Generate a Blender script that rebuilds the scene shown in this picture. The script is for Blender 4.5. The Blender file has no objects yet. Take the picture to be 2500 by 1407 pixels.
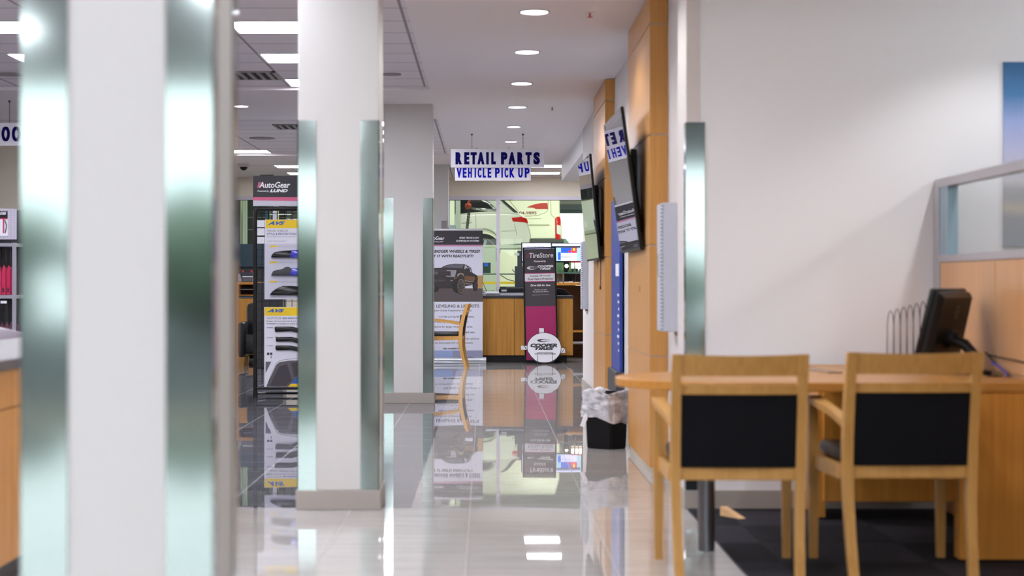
import bpy, bmesh, math, random
from mathutils import Vector, Matrix, noise
random.seed(7)
C = bpy.context.scene.collection
PI = math.pi
# ------------------------------------------------------------------ camera
F = 4700.0; CX = 1185.0; CY = 695.0; H = 1.154          # focal length in px, vanishing point, eye height
cam = bpy.data.cameras.new('camera'); co = bpy.data.objects.new('camera', cam); C.objects.link(co)
cam.sensor_width = 36; cam.lens = 36*F/2500
cam.shift_x = (1250-CX)/2500; cam.shift_y = -(703.5-CY)/2500
co.location = (0, 0, H); co.rotation_euler = (PI/2, 0, 0)
cam.clip_start = .05; cam.clip_end = 400
cam.dof.use_dof = True; cam.dof.focus_distance = 26.5; cam.dof.aperture_fstop = 2.9
bpy.context.scene.camera = co
vs = bpy.context.scene.view_settings
vs.view_transform = 'Standard'; vs.look = 'None'; vs.gamma = 1; vs.use_curve_mapping = False; vs.exposure = 0.13
cy = bpy.context.scene.cycles
cy.max_bounces = 10; cy.diffuse_bounces = 5; cy.glossy_bounces = 5; cy.transmission_bounces = 8; cy.transparent_max_bounces = 16
cy.sample_clamp_indirect = 6; cy.caustics_reflective = False; cy.caustics_refractive = False
cy.use_denoising = True
# ------------------------------------------------------------------ world: bright overcast sky
W = bpy.data.worlds.new('world'); bpy.context.scene.world = W; W.use_nodes = True
bg = W.node_tree.nodes['Background']; bg.inputs[0].default_value = (.88, .95, 1, 1); bg.inputs[1].default_value = 4.0

def X(x, D): return (x-CX)*D/F
def Z(y, D): return H+(CY-y)*D/F

def portal(x0, x1, z0, z1, y, back=False):
    L = bpy.data.lights.new('window_daylight_portal', 'AREA'); L.shape = 'RECTANGLE'; L.size = x1-x0; L.size_y = z1-z0
    L.cycles.is_portal = True
    o = bpy.data.objects.new('window_daylight_portal', L); C.objects.link(o); o.location = ((x0+x1)/2, y, (z0+z1)/2)
    o.rotation_euler = (PI/2, 0, 0)
    return o
# portal faces into the room from the shopfront
portal(-7.9, 5.9, .15, 2.86, -7.95)

# ------------------------------------------------------------------ materials
MATS = {}
def srgb(c):
    return tuple(((v/255)/12.92 if v/255 <= .04045 else ((v/255+.055)/1.055)**2.4) for v in c)
def mat(name, rgb, rough=.5, metal=0, spec=.5, emit=None, estr=0, coat=0, bump=0, bscale=50, trans=0):
    if name in MATS: return MATS[name]
    m = bpy.data.materials.new(name); m.use_nodes = True; nt = m.node_tree
    b = nt.nodes['Principled BSDF']
    b.inputs['Base Color'].default_value = (*srgb(rgb), 1)
    b.inputs['Roughness'].default_value = rough; b.inputs['Metallic'].default_value = metal
    b.inputs['Specular IOR Level'].default_value = spec
    b.inputs['Coat Weight'].default_value = coat; b.inputs['Coat Roughness'].default_value = .1
    if emit: b.inputs['Emission Color'].default_value = (*srgb(emit), 1); b.inputs['Emission Strength'].default_value = estr
    tc = nt.nodes.new('ShaderNodeTexCoord'); n = nt.nodes.new('ShaderNodeTexNoise'); n.inputs['Scale'].default_value = bscale
    nt.links.new(tc.outputs['Object'], n.inputs['Vector'])
    if bump:
        bp = nt.nodes.new('ShaderNodeBump'); bp.inputs['Strength'].default_value = bump; bp.inputs['Distance'].default_value = .002
        nt.links.new(n.outputs['Fac'], bp.inputs['Height']); nt.links.new(bp.outputs['Normal'], b.inputs['Normal'])
    else:   # faint mottling keeps flat colours from looking painted
        mx = nt.nodes.new('ShaderNodeMix'); mx.data_type = 'RGBA'; mx.blend_type = 'MULTIPLY'
        mx.inputs[0].default_value = .06; mx.inputs[6].default_value = (*srgb(rgb), 1)
        nt.links.new(n.outputs['Fac'], mx.inputs[7]); nt.links.new(mx.outputs[2], b.inputs['Base Color'])
    MATS[name] = m; return m

def wood(name, a, b_, axis='Z', rough=.32, sc=1.0):
    if name in MATS: return MATS[name]
    m = bpy.data.materials.new(name); m.use_nodes = True; nt = m.node_tree; p = nt.nodes['Principled BSDF']
    tc = nt.nodes.new('ShaderNodeTexCoord'); mp = nt.nodes.new('ShaderNodeMapping')
    s = {'Z': (45, 45, 1.2), 'X': (1.2, 45, 45), 'Y': (45, 1.2, 45)}[axis]
    mp.inputs['Scale'].default_value = tuple(v*sc for v in s)
    n = nt.nodes.new('ShaderNodeTexNoise'); n.inputs['Scale'].default_value = 1; n.inputs['Detail'].default_value = 5; n.inputs['Roughness'].default_value = .65
    r = nt.nodes.new('ShaderNodeValToRGB'); r.color_ramp.elements[0].position = .3; r.color_ramp.elements[1].position = .72
    r.color_ramp.elements[0].color = (*srgb(b_), 1); r.color_ramp.elements[1].color = (*srgb(a), 1)
    nt.links.new(tc.outputs['Object'], mp.inputs[0]); nt.links.new(mp.outputs[0], n.inputs[0]); nt.links.new(n.outputs[0], r.inputs[0])
    nt.links.new(r.outputs[0], p.inputs['Base Color']); p.inputs['Roughness'].default_value = rough; p.inputs['Specular IOR Level'].default_value = .22
    MATS[name] = m; return m

MAPLE = wood('maple_veneer', (208, 150, 72), (190, 128, 52))
MAPLE_X = wood('maple_veneer_lengthwise', (188, 136, 70), (168, 114, 48), 'X')
BEECH = wood('chair_beech', (196, 152, 90), (176, 132, 70), 'Z', .38)
COUNTERW = wood('counter_oak', (202, 150, 74), (178, 122, 50))
PANELW = wood('partition_maple', (206, 162, 118), (190, 144, 100))
WHITE = mat('wall_paint_white', (231, 232, 236), .6, bump=.04, bscale=300)
WARMW = mat('column_paint_warm_white', (204, 204, 202), .6, bump=.04, bscale=300)
BEIGE = mat('wall_paint_beige', (220, 212, 196), .7, bump=.04, bscale=300)
CEIL = mat('ceiling_paint', (240, 236, 238), .85, bump=.03, bscale=200)
STEEL = mat('brushed_stainless', (152, 164, 160), .08, 1)
ALU = mat('anodised_aluminium', (186, 184, 190), .35, .6)
ALUB = mat('pale_blue_channel', (150, 176, 190), .3, .3)
BLACK = mat('black_plastic', (11, 11, 14), .4, spec=.3)
BLACKM = mat('black_metal', (10, 10, 12), .4, .3)
LEATHER = mat('black_leather', (20, 22, 28), .38, bump=.25, bscale=120)
FABRIC = mat('black_vinyl_back', (8, 9, 16), .8, spec=.2, bump=.1, bscale=400)
DARKTOP = mat('dark_laminate', (38, 40, 48), .35)
GREYTOP = mat('grey_laminate', (78, 74, 76), .45)
PAPER = mat('white_paper', (228, 230, 240), .7)
GRANITE = mat('grey_base_tile', (158, 152, 146), .3, bump=.05)
CHROME = mat('chrome', (230, 230, 230), .08, 1)

def tile_ceiling():
    m = bpy.data.materials.new('lay_in_ceiling_tile'); m.use_nodes = True; nt = m.node_tree; p = nt.nodes['Principled BSDF']
    g = nt.nodes.new('ShaderNodeNewGeometry'); mp = nt.nodes.new('ShaderNodeMapping'); mp.inputs['Location'].default_value = (.54+.006, -13.03-.006+.61*22, 0)
    br = nt.nodes.new('ShaderNodeTexBrick'); br.offset = 0; br.squash = 1
    br.inputs['Scale'].default_value = 1; br.inputs['Brick Width'].default_value = 1.22; br.inputs['Row Height'].default_value = .61
    br.inputs['Mortar Size'].default_value = .011; br.inputs['Mortar Smooth'].default_value = .2; br.inputs['Bias'].default_value = 0
    br.inputs['Color1'].default_value = (*srgb((232, 228, 232)), 1); br.inputs['Color2'].default_value = (*srgb((228, 224, 228)), 1)
    br.inputs['Mortar'].default_value = (*srgb((150, 142, 144)), 1)
    nt.links.new(g.outputs['Position'], mp.inputs[0]); nt.links.new(mp.outputs[0], br.inputs[0]); nt.links.new(br.outputs[0], p.inputs['Base Color'])
    p.inputs['Roughness'].default_value = .9
    return m
def floor_mat(name, c1, c2, mort, rough=.014, tw=.61, th=.61, ox=.03, oy=.2, ior=1.5):
    m = bpy.data.materials.new(name); m.use_nodes = True; nt = m.node_tree; p = nt.nodes['Principled BSDF']
    g = nt.nodes.new('ShaderNodeNewGeometry'); mp = nt.nodes.new('ShaderNodeMapping'); mp.inputs['Location'].default_value = (ox, oy, 0)
    br = nt.nodes.new('ShaderNodeTexBrick'); br.offset = 0
    br.inputs['Scale'].default_value = 1; br.inputs['Brick Width'].default_value = tw; br.inputs['Row Height'].default_value = th
    br.inputs['Mortar Size'].default_value = .0022; br.inputs['Mortar Smooth'].default_value = .1
    br.inputs['Color1'].default_value = (1, 1, 1, 1); br.inputs['Color2'].default_value = (.9, .9, .9, 1); br.inputs['Mortar'].default_value = (0, 0, 0, 1)
    mp2 = nt.nodes.new('ShaderNodeMapping'); mp2.inputs['Scale'].default_value = (.9, 7, 1)
    n = nt.nodes.new('ShaderNodeTexNoise'); n.inputs['Scale'].default_value = 2.2; n.inputs['Detail'].default_value = 6; n.inputs['Roughness'].default_value = .6
    r = nt.nodes.new('ShaderNodeValToRGB'); r.color_ramp.elements[0].position = .33; r.color_ramp.elements[1].position = .68
    r.color_ramp.elements[0].color = (*srgb(c2), 1); r.color_ramp.elements[1].color = (*srgb(c1), 1)
    nt.links.new(g.outputs['Position'], mp.inputs[0]); nt.links.new(mp.outputs[0], br.inputs[0])
    nt.links.new(g.outputs['Position'], mp2.inputs[0]); nt.links.new(mp2.outputs[0], n.inputs[0]); nt.links.new(n.outputs[0], r.inputs[0])
    mul = nt.nodes.new('ShaderNodeMix'); mul.data_type = 'RGBA'; mul.blend_type = 'MULTIPLY'; mul.inputs[0].default_value = 1
    nt.links.new(r.outputs[0], mul.inputs[6]); nt.links.new(br.outputs[0], mul.inputs[7])
    mix = nt.nodes.new('ShaderNodeMix'); mix.data_type = 'RGBA'; nt.links.new(br.outputs['Fac'], mix.inputs[0])
    nt.links.new(mul.outputs[2], mix.inputs[6]); mix.inputs[7].default_value = (*srgb(mort), 1)
    nt.links.new(mix.outputs[2], p.inputs['Base Color'])
    mr = nt.nodes.new('ShaderNodeMapRange'); mr.inputs['To Min'].default_value = rough; mr.inputs['To Max'].default_value = .5
    nt.links.new(br.outputs['Fac'], mr.inputs[0]); nt.links.new(mr.outputs[0], p.inputs['Roughness'])
    p.inputs['IOR'].default_value = ior
    n2 = nt.nodes.new('ShaderNodeTexNoise'); n2.inputs['Scale'].default_value = 1.7; n2.inputs['Detail'].default_value = 1
    nt.links.new(g.outputs['Position'], n2.inputs[0])
    bp = nt.nodes.new('ShaderNodeBump'); bp.inputs['Strength'].default_value = .12; bp.inputs['Distance'].default_value = .004
    nt.links.new(n2.outputs[0], bp.inputs['Height']); nt.links.new(bp.outputs['Normal'], p.inputs['Normal'])
    return m
def carpet_mat():
    m = bpy.data.materials.new('charcoal_carpet_tile'); m.use_nodes = True; nt = m.node_tree; p = nt.nodes['Principled BSDF']
    g = nt.nodes.new('ShaderNodeNewGeometry'); ch = nt.nodes.new('ShaderNodeTexChecker'); ch.inputs['Scale'].default_value = 1/.61
    ch.inputs['Color1'].default_value = (*srgb((50, 50, 57)), 1); ch.inputs['Color2'].default_value = (*srgb((36, 36, 41)), 1)
    mp = nt.nodes.new('ShaderNodeMapping'); mp.inputs['Scale'].default_value = (8, 90, 1)
    n = nt.nodes.new('ShaderNodeTexNoise'); n.inputs['Scale'].default_value = 2; n.inputs['Detail'].default_value = 4
    mx = nt.nodes.new('ShaderNodeMix'); mx.data_type = 'RGBA'; mx.blend_type = 'OVERLAY'; mx.inputs[0].default_value = .8
    nt.links.new(g.outputs['Position'], ch.inputs[0]); nt.links.new(g.outputs['Position'], mp.inputs[0]); nt.links.new(mp.outputs[0], n.inputs[0])
    nt.links.new(ch.outputs[0], mx.inputs[6]); nt.links.new(n.outputs[0], mx.inputs[7]); nt.links.new(mx.outputs[2], p.inputs['Base Color'])
    p.inputs['Roughness'].default_value = .95; p.inputs['Specular IOR Level'].default_value = .1
    return m
def glass_mat(name, tint=(240, 248, 245), ior=1.45):
    m = bpy.data.materials.new(name); m.use_nodes = True; nt = m.node_tree; nt.nodes.clear()
    o = nt.nodes.new('ShaderNodeOutputMaterial'); t = nt.nodes.new('ShaderNodeBsdfTransparent'); t.inputs[0].default_value = (*srgb(tint), 1)
    gl = nt.nodes.new('ShaderNodeBsdfGlossy'); gl.inputs['Roughness'].default_value = .01
    mx = nt.nodes.new('ShaderNodeMixShader'); ge = nt.nodes.new('ShaderNodeNewGeometry'); dt = nt.nodes.new('ShaderNodeVectorMath'); dt.operation = 'DOT_PRODUCT'
    nt.links.new(ge.outputs['Incoming'], dt.inputs[0]); nt.links.new(ge.outputs['Normal'], dt.inputs[1]); prev = dt.outputs['Value']
    for op, v in (('ABSOLUTE', 0), ('SUBTRACT', 1), ('POWER', 5), ('MULTIPLY_ADD', .48)):   # Schlick, the same from both sides of the pane
        mn = nt.nodes.new('ShaderNodeMath'); mn.operation = op
        if op == 'SUBTRACT': mn.inputs[0].default_value = 1; nt.links.new(prev, mn.inputs[1])
        else:
            nt.links.new(prev, mn.inputs[0]); mn.inputs[1].default_value = v
            if op == 'MULTIPLY_ADD': mn.inputs[2].default_value = .02
        prev = mn.outputs[0]
    nt.links.new(prev, mx.inputs[0]); nt.links.new(t.outputs[0], mx.inputs[1]); nt.links.new(gl.outputs[0], mx.inputs[2]); nt.links.new(mx.outputs[0], o.inputs[0])
    return m
GLASS = glass_mat('clear_glass', (253, 254, 254)); GGLASS = glass_mat('green_tinted_glass', (242, 247, 242))

# ------------------------------------------------------------------ mesh builder
class MB:
    def __init__(s): s.bm = bmesh.new()
    def box(s, x0, x1, y0, y1, z0, z1, bev=0):
        r = bmesh.ops.create_cube(s.bm, size=1)['verts']
        bmesh.ops.scale(s.bm, vec=(abs(x1-x0), abs(y1-y0), abs(z1-z0)), verts=r)
        bmesh.ops.translate(s.bm, vec=((x0+x1)/2, (y0+y1)/2, (z0+z1)/2), verts=r)
        if bev:
            es = list({e for v in r for e in v.link_edges})
            bmesh.ops.bevel(s.bm, geom=es, offset=bev, segments=2, affect='EDGES', profile=.5)
        return s
    def prism(s, pts, y0, y1, axis='Y', bev=0):
        """pts: 2-D outline; axis Y: (x,z) extruded in y; axis X: (y,z) extruded in x; axis Z: (x,y) extruded in z"""
        def P(a, b, t):
            return {'Y': (a, t, b), 'X': (t, a, b), 'Z': (a, b, t)}[axis]
        v0 = [s.bm.verts.new(P(a, b, y0)) for a, b in pts]; v1 = [s.bm.verts.new(P(a, b, y1)) for a, b in pts]
        f = [s.bm.faces.new(v0), s.bm.faces.new(v1[::-1])]
        n = len(pts)
        for i in range(n): f.append(s.bm.faces.new((v0[i], v1[i], v1[(i+1) % n], v0[(i+1) % n])))
        bmesh.ops.recalc_face_normals(s.bm, faces=f)
        if bev:
            es = list({e for q in f[:2] for e in q.edges})
            bmesh.ops.bevel(s.bm, geom=es, offset=bev, segments=3, affect='EDGES', profile=.5)
        return s
    def tube(s, pts, r, n=8, close=False):
        pts = [Vector(p) for p in pts]; N = len(pts); rings = []
        rr = r if isinstance(r, (list, tuple)) else [r]*N
        up = Vector((0, 0, 1))
        prev = None
        for i, p in enumerate(pts):
            a = pts[(i-1) % N] if (close or i > 0) else p; b = pts[(i+1) % N] if (close or i < N-1) else p
            t = (b-a).normalized()
            if prev is None:
                u = t.cross(up); u = t.cross(Vector((1, 0, 0))) if u.length < .05 else u
            else: u = prev - t*prev.dot(t)
            u.normalize(); prev = u; w = t.cross(u)
            rings.append([s.bm.verts.new(p+(u*math.cos(k*2*PI/n)+w*math.sin(k*2*PI/n))*rr[i]) for k in range(n)])
        for i in range(N if close else N-1):
            A, B = rings[i], rings[(i+1) % N]
            for k in range(n): s.bm.faces.new((A[k], A[(k+1) % n], B[(k+1) % n], B[k]))
        if not close: s.bm.faces.new(rings[0][::-1]); s.bm.faces.new(rings[-1])
        return s
    def loft(s, secs, cap=True):
        """secs: list of closed rings (lists of 3-D points, equal count)"""
        R = [[s.bm.verts.new(p) for p in q] for q in secs]; n = len(secs[0])
        for A, B in zip(R, R[1:]):
            for k in range(n): s.bm.faces.new((A[k], A[(k+1) % n], B[(k+1) % n], B[k]))
        if cap: s.bm.faces.new(R[0][::-1]); s.bm.faces.new(R[-1])
        return s
    def lathe(s, prof, cx, cy_, n=32, axis='Z'):
        rings = []
        for r, z in prof:
            ring = []
            for k in range(n):
                a = 2*PI*k/n; c, q = r*math.cos(a), r*math.sin(a)
                ring.append({'Z': (cx+c, cy_+q, z), 'Y': (cx+c, z, cy_+q), 'X': (z, cx+c, cy_+q)}[axis])
            rings.append(ring)
        return s.loft(rings)
    def add(s, me, M=None):
        k = len(s.bm.verts); s.bm.from_mesh(me); s.bm.verts.ensure_lookup_table()
        if M is not None: bmesh.ops.transform(s.bm, matrix=M, verts=s.bm.verts[k:])
        return s
    def xf(s, M): bmesh.ops.transform(s.bm, matrix=M, verts=s.bm.verts); return s

def obj(name, mb, m, parent=None, smooth=False, sub=0, label=None, local=False, keep=False):
    if not keep: bmesh.ops.recalc_face_normals(mb.bm, faces=mb.bm.faces)
    me = bpy.data.meshes.new(name); mb.bm.to_mesh(me); mb.bm.free()
    me.materials.append(m)
    o = bpy.data.objects.new(name, me); C.objects.link(o)
    if smooth:
        for p in me.polygons: p.use_smooth = True
        if smooth == 'auto': me.set_sharp_from_angle(angle=math.radians(35))
    if sub:
        d = o.modifiers.new('sub', 'SUBSURF'); d.levels = d.render_levels = sub
    if parent:
        o.parent = parent
        if not local:
            M = Matrix.Identity(4); q = parent
            while q: M = Matrix.LocRotScale(q.location, q.rotation_euler, q.scale) @ (q.matrix_parent_inverse if q.parent else Matrix.Identity(4)) .inverted_safe().inverted_safe() @ M if False else M; q = None
            o.matrix_parent_inverse = world_of(parent).inverted()
    if label: o['label'] = label
    return o
def world_of(o):
    L = Matrix.LocRotScale(o.location, o.rotation_euler, o.scale)
    return world_of(o.parent) @ o.matrix_parent_inverse @ L if o.parent else L
def tag(o, label, cat, group=None, kind=None):
    o['label'] = label; o['category'] = cat
    if group: o['group'] = group
    if kind: o['kind'] = kind
    return o
def thing(name, label, cat, loc=(0, 0, 0), rz=0, group=None):
    o = bpy.data.objects.new(name, None); C.objects.link(o); o.location = loc; o.rotation_euler = (0, 0, rz); o.empty_display_size = .1
    return tag(o, label, cat, group)
def struct(name, mb, m, parent=None, **k):
    o = obj(name, mb, m, parent, **k)
    if not parent: o['kind'] = 'structure'
    return o
def copy_tree(o, parent=None):
    c = o.copy(); C.objects.link(c)
    if parent: c.parent = parent; c.matrix_parent_inverse = o.matrix_parent_inverse.copy()
    for ch in [q for q in bpy.data.objects if q.parent == o]: copy_tree(ch, c)
    return c
# text fitted to a box in the x-z plane at depth y
def text_into(mb, s, x0, x1, z0, z1, y, bold=.0, shear=0, ex=.001, spacing=1.0, M=None, fat=0):
    x0 += fat; x1 -= fat
    cu = bpy.data.curves.new('t', 'FONT'); cu.body = s; cu.size = 1; cu.offset = bold; cu.shear = shear; cu.space_character = spacing
    cu.extrude = 0; cu.resolution_u = 4
    o = bpy.data.objects.new('t', cu); C.objects.link(o); dg = bpy.context.evaluated_depsgraph_get(); dg.update()
    me = bpy.data.meshes.new_from_object(o.evaluated_get(dg)); bpy.data.objects.remove(o); bpy.data.curves.remove(cu)
    xs = [v.co.x for v in me.vertices]; ys = [v.co.y for v in me.vertices]
    a, b, c, d = min(xs), max(xs), min(ys), max(ys)
    for v in me.vertices:
        v.co = Vector((x0+(v.co.x-a)/(b-a)*(x1-x0), y, z0+(v.co.y-c)/(d-c)*(z1-z0)))
    for k in ((0,) if not fat else (-1, 0, 1)):
        K = Matrix.Translation((fat*k, .0001*k, 0)); mb.add(me, M @ K if M else K)
    bpy.data.meshes.remove(me)
    return mb
def poly_into(mb, pts, y, M=None):
    vs_ = [mb.bm.verts.new((M @ Vector((a, y, b))) if M else (a, y, b)) for a, b in pts]; mb.bm.faces.new(vs_); return mb
def ell(cx, cz, rx, rz, n=28, a0=0, a1=2*PI):
    return [(cx+rx*math.cos(a0+(a1-a0)*i/n), cz+rz*math.sin(a0+(a1-a0)*i/n)) for i in range(n)]
def ring_into(mb, cx, cz, rx, rz, th, y, M=None, n=32, dx=0, th2=None):
    """an elliptical ring, thicker at one side when dx != 0"""
    o = [(cx+rx*math.cos(2*PI*i/n), cz+rz*math.sin(2*PI*i/n)) for i in range(n)]
    q = [(cx+dx+(rx-th-abs(dx))*math.cos(2*PI*i/n), cz+(rz-(th2 or th))*math.sin(2*PI*i/n)) for i in range(n)]
    for i in range(n): poly_into(mb, [o[i], o[(i+1) % n], q[(i+1) % n], q[i]], y, M)
    return mb

# ================================================================== setting
CZ = 2.909
LIGHTF = floor_mat('polished_light_porcelain', (190, 188, 186), (172, 169, 167), (150, 146, 142), ox=.69-.61*0+.61*8, oy=.3)
SLATEF = floor_mat('polished_slate_porcelain', (112, 112, 120), (88, 88, 96), (160, 158, 162), ox=1.96+.61*6, oy=.3)
mb = MB(); mb.box(-8, 6, -8.1, 9.95, -.1, 0); mb.box(-.383, 6, 9.95, 32.2, -.1, 0); struct('floor', mb, LIGHTF)
struct('floor', MB().box(-8, -.383, 9.95, 32.2, -.1, 0), SLATEF)
struct('floor', MB().box(1.035, 6, -8.0, 9.86, .0, .008), carpet_mat())
mb = MB(); mb.box(-.5, 6, -8.1, 28.1, CZ, 3.1); mb.box(-8, -.5, 17.37, 20.4, CZ, 3.1); mb.box(-8, -.5, 26.2, 28.1, CZ, 3.1)
struct('ceiling', mb, CEIL)
mb = MB(); mb.box(-8, -.5, -8.1, 17.37, CZ+.03, 3.1); mb.box(-8, -.5, 20.4, 26.2, CZ+.03, 3.1); mb.box(-8, 6, 28.1, 32.2, CZ+.03, 3.1)
struct('ceiling', mb, tile_ceiling())
# walls
struct('wall_left', MB().box(-8.15, -8, -8.1, 23, 0, 3.1), BEIGE)
mb = MB(); mb.box(-8, -4.65, 23, 23.15, 0, 3.1); mb.box(-4.8, -4.65, 23.15, 32, 0, 3.1); struct('wall_left_return', mb, BEIGE)
struct('wall_right_office', MB().box(1.10, 6, 9.86, 10.01, 0, CZ), WHITE)
struct('wall_right_outer', MB().box(6, 6.15, -8.1, 10, 0, 3.1), WHITE)
HALLW = mat('toned_down_wall_white', (208, 202, 200), .6, bump=.04, bscale=300)  # wall white made darker in its colour to offset the strong direct light
struct('wall_right_hall', MB().box(1.10, 1.24, 10.01, 21.7, 0, CZ), HALLW)
struct('wall_right_back', MB().box(4.4, 4.55, 21.7, 32, 0, 3.1), BEIGE)
struct('wall_right_return', MB().box(1.24, 4.4, 21.55, 21.7, 0, CZ), WHITE)
struct('trim_soffit', MB().box(1.108, 4.4, 21.7, 28, 2.655, CZ), WHITE)
struct('baseboard_right_office', MB().box(1.12, 6, 9.845, 9.86, .008, .1), GRANITE)
struct('baseboard_right_hall', MB().box(1.085, 1.10, 10.32, 21.7, 0, .1), GRANITE)
# back wall with the long window onto the workshop
mb = MB(); mb.box(-4.65, 4.4, 32, 32.15, 2.615, 3.1); mb.box(-4.65, 4.4, 32, 32.15, 0, .98); mb.box(4.2, 4.4, 32, 32.15, .98, 2.615)
struct('wall_back', mb, BEIGE)
wx = [-4.6, -3.5, -2.25, X(1094, 32), X(1216, 32), X(1216, 32)+1.5, 4.2]
mb = MB(); mb.box(-4.65, 4.2, 31.96, 32.06, 2.56, 2.62); mb.box(-4.65, 4.2, 31.96, 32.06, .98, 1.03)
for q in wx: mb.box(q-.028, q+.028, 31.96, 32.06, 1.03, 2.56)
wf = struct('window_1', mb, mat('white_window_frame', (196, 192, 204), .4))
g = obj('glass_pane', MB().box(-4.6, 4.2, 32.0, 32.006, 1.03, 2.56), GGLASS, wf)
obj('window_gasket', MB().box(-4.62, 4.2, 31.985, 31.995, 2.552, 2.561), BLACK, wf)
# shopfront behind the camera
mb = MB(); mb.box(-8, 6, -8.1, -8.0, 2.86, 3.1); mb.box(-8, 6, -8.1, -8.0, 0, .12)
struct('wall_front', mb, BEIGE)
mb = MB()
for q in (-7.95, -4.9, -1.9, 1.1, 4.1, 5.95): mb.box(q-.03, q+.03, -8.08, -8.0, .12, 2.86)
sf = struct('window_2', mb, ALU)
# outdoors in front and behind
ASPH = mat('grey_asphalt', (40, 43, 46), .9); GRASS = mat('grass_verge', (92, 118, 70), .95); LEAF = mat('tree_foliage', (64, 88, 60), .9, bump=.6, bscale=4)
struct('ground', MB().box(-60, 60, -60, -8.1, -.25, -.15), ASPH)
struct('ground', MB().box(-60, 60, 56.2, 140, -.25, -.15), GRASS)
def tree(x, y, h, label, wide=None):
    b = MB(); bmesh.ops.create_icosphere(b.bm, subdivisions=4, radius=1)
    for v in b.bm.verts:
        n_ = noise.noise(v.co*2.1+Vector((x, y, 0)))*.35+noise.noise(v.co*5+Vector((y, x, 0)))*.16
        v.co *= 1+n_
    b.xf(Matrix.Translation((x, y, h*.56)) @ Matrix.Diagonal((wide or h*.9, h*.5, h*.46, 1)))
    t = thing('tree', label, 'tree', (x, y, -.15), 0, 'trees outside')
    obj('foliage', b, LEAF, t, smooth=True); obj('trunk', MB().tube([(x, y, -.2), (x, y, h*.4)], [.12, .09]), mat('bark', (90, 74, 60), .9), t)
for i in range(9): tree(-22+i*5.2, -31-(i % 2)*3.4, random.uniform(2.9, 3.4) if i < 5 else random.uniform(2.0, 2.4), 'leafy green tree across the car park, mirrored in the steel column guards', 2.7)
for i in range(5): tree(-7+i*4.4, 78+(i%2)*5, 3.1, 'leafy tree added beyond the workshop, standing in for greenery reflected in the glass', 1.9)  # added greenery imitating foliage reflections in the workshop window

# ================================================================== columns
def column(x0, x1, y0, label, dep=.44, g=.092, gz=1.995, x_side=.09):
    t = thing('column', label, 'column', ((x0+x1)/2, y0+dep/2, 0), 0, 'square columns along the walkway')
    y1 = y0+dep
    obj('shaft', MB().box(x0, x1, y0, y1, .1, CZ+.02, .004), WARMW, t)
    obj('base_tile', MB().box(x0-.012, x1+.012, y0-.012, y1+.012, 0, .1, .003), GRANITE, t)
    e = .004
    for sx in (0, 1):
        for sy in (0, 1):
            cx_ = x1 if sx else x0; cy_ = y1 if sy else y0
            fx = (cx_-g, cx_+e) if sx else (cx_-e, cx_+g); fy = (cy_, cy_+e) if sy else (cy_-e, cy_)
            sxr = (cx_, cx_+e) if sx else (cx_-e, cx_); syr = (cy_-x_side, cy_+e) if sy else (cy_-e, cy_+x_side)
            b = MB(); b.box(*fx, *fy, .1, gz); b.box(*sxr, *syr, .1, gz)
            obj('corner_guard', b, STEEL, t)
    return t
column(X(55, 4.2), X(516, 4.2), 4.2, 'white square column filling the left foreground with steel corner guards', dep=.41, g=.099, x_side=.07, gz=2.02)
column(X(728, 9.86), X(924, 9.86), 9.86, 'white column with steel corner guards and grey tile base, second from the camera')
column(X(937, 18.7), X(1056.5, 18.7), 18.7, 'white column behind the second one, hiding the left of the roll-up banner', g=.095)
cc = column(X(1025, 28.45), X(1094.5, 28.45), 28.45, 'farthest white column, just behind the roll-up banner')
tag(obj('junction_box', MB().box(X(1078, 28.4), X(1091, 28.4), 28.36, 28.449, Z(562, 28.4), Z(539, 28.4), .005), mat('grey_box', (140, 136, 134), .5)), 'small grey box on the farthest column above the roll-up banner', 'box')
# engaged pilaster at the office wall
pt = thing('pilaster', 'white wall end with a steel corner guard behind the desk chairs', 'pilaster', (1.15, 9.9, 0))
obj('shaft', MB().box(1.029, 1.0995, 9.855, 10.3, .1, CZ-.001), HALLW, pt)
obj('base_tile', MB().box(1.018, 1.0995, 9.843, 10.31, 0, .1), GRANITE, pt)
b = MB(); b.box(1.025, 1.122, 9.851, 9.8545, .1, 1.985); b.box(1.025, 1.029, 9.855, 9.94, .1, 1.985); obj('corner_guard', b, STEEL, pt)

# ================================================================== wood pillars with TVs
# seam heights measured on the near pillar front (y0=11.7): 65 -> 2.72, 330 -> 2.06, 600 -> 1.39, 868 -> .72
PILW = wood('pillar_veneer', (206, 154, 92), (188, 134, 70))
def pillar2(x, y0, y1, label):
    t = thing('wood_pillar', label, 'pillar', (x, (y0+y1)/2, 0), 0, 'maple clad pillars carrying screens')
    zs = [.045, .72, 1.39, 2.06, 2.725, CZ-.001]
    obj('core', MB().box(x+.008, 1.099, y0+.008, y1-.008, .0, CZ-.001), mat('seam_aluminium', (196, 186, 172), .4, .2), t)
    for a, c in zip(zs, zs[1:]):
        obj('veneer_panel', MB().box(x, 1.099, y0, y1, a+.004, c-.004, .002), PILW, t)
    return t
pillar2(.99, 11.6, 13.35, 'maple clad pillar nearest the desk, carrying the larger looking screen')
pillar2(1.02, 16.4, 18.15, 'maple clad pillar farther down the hall, beyond the blue banner')

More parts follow.
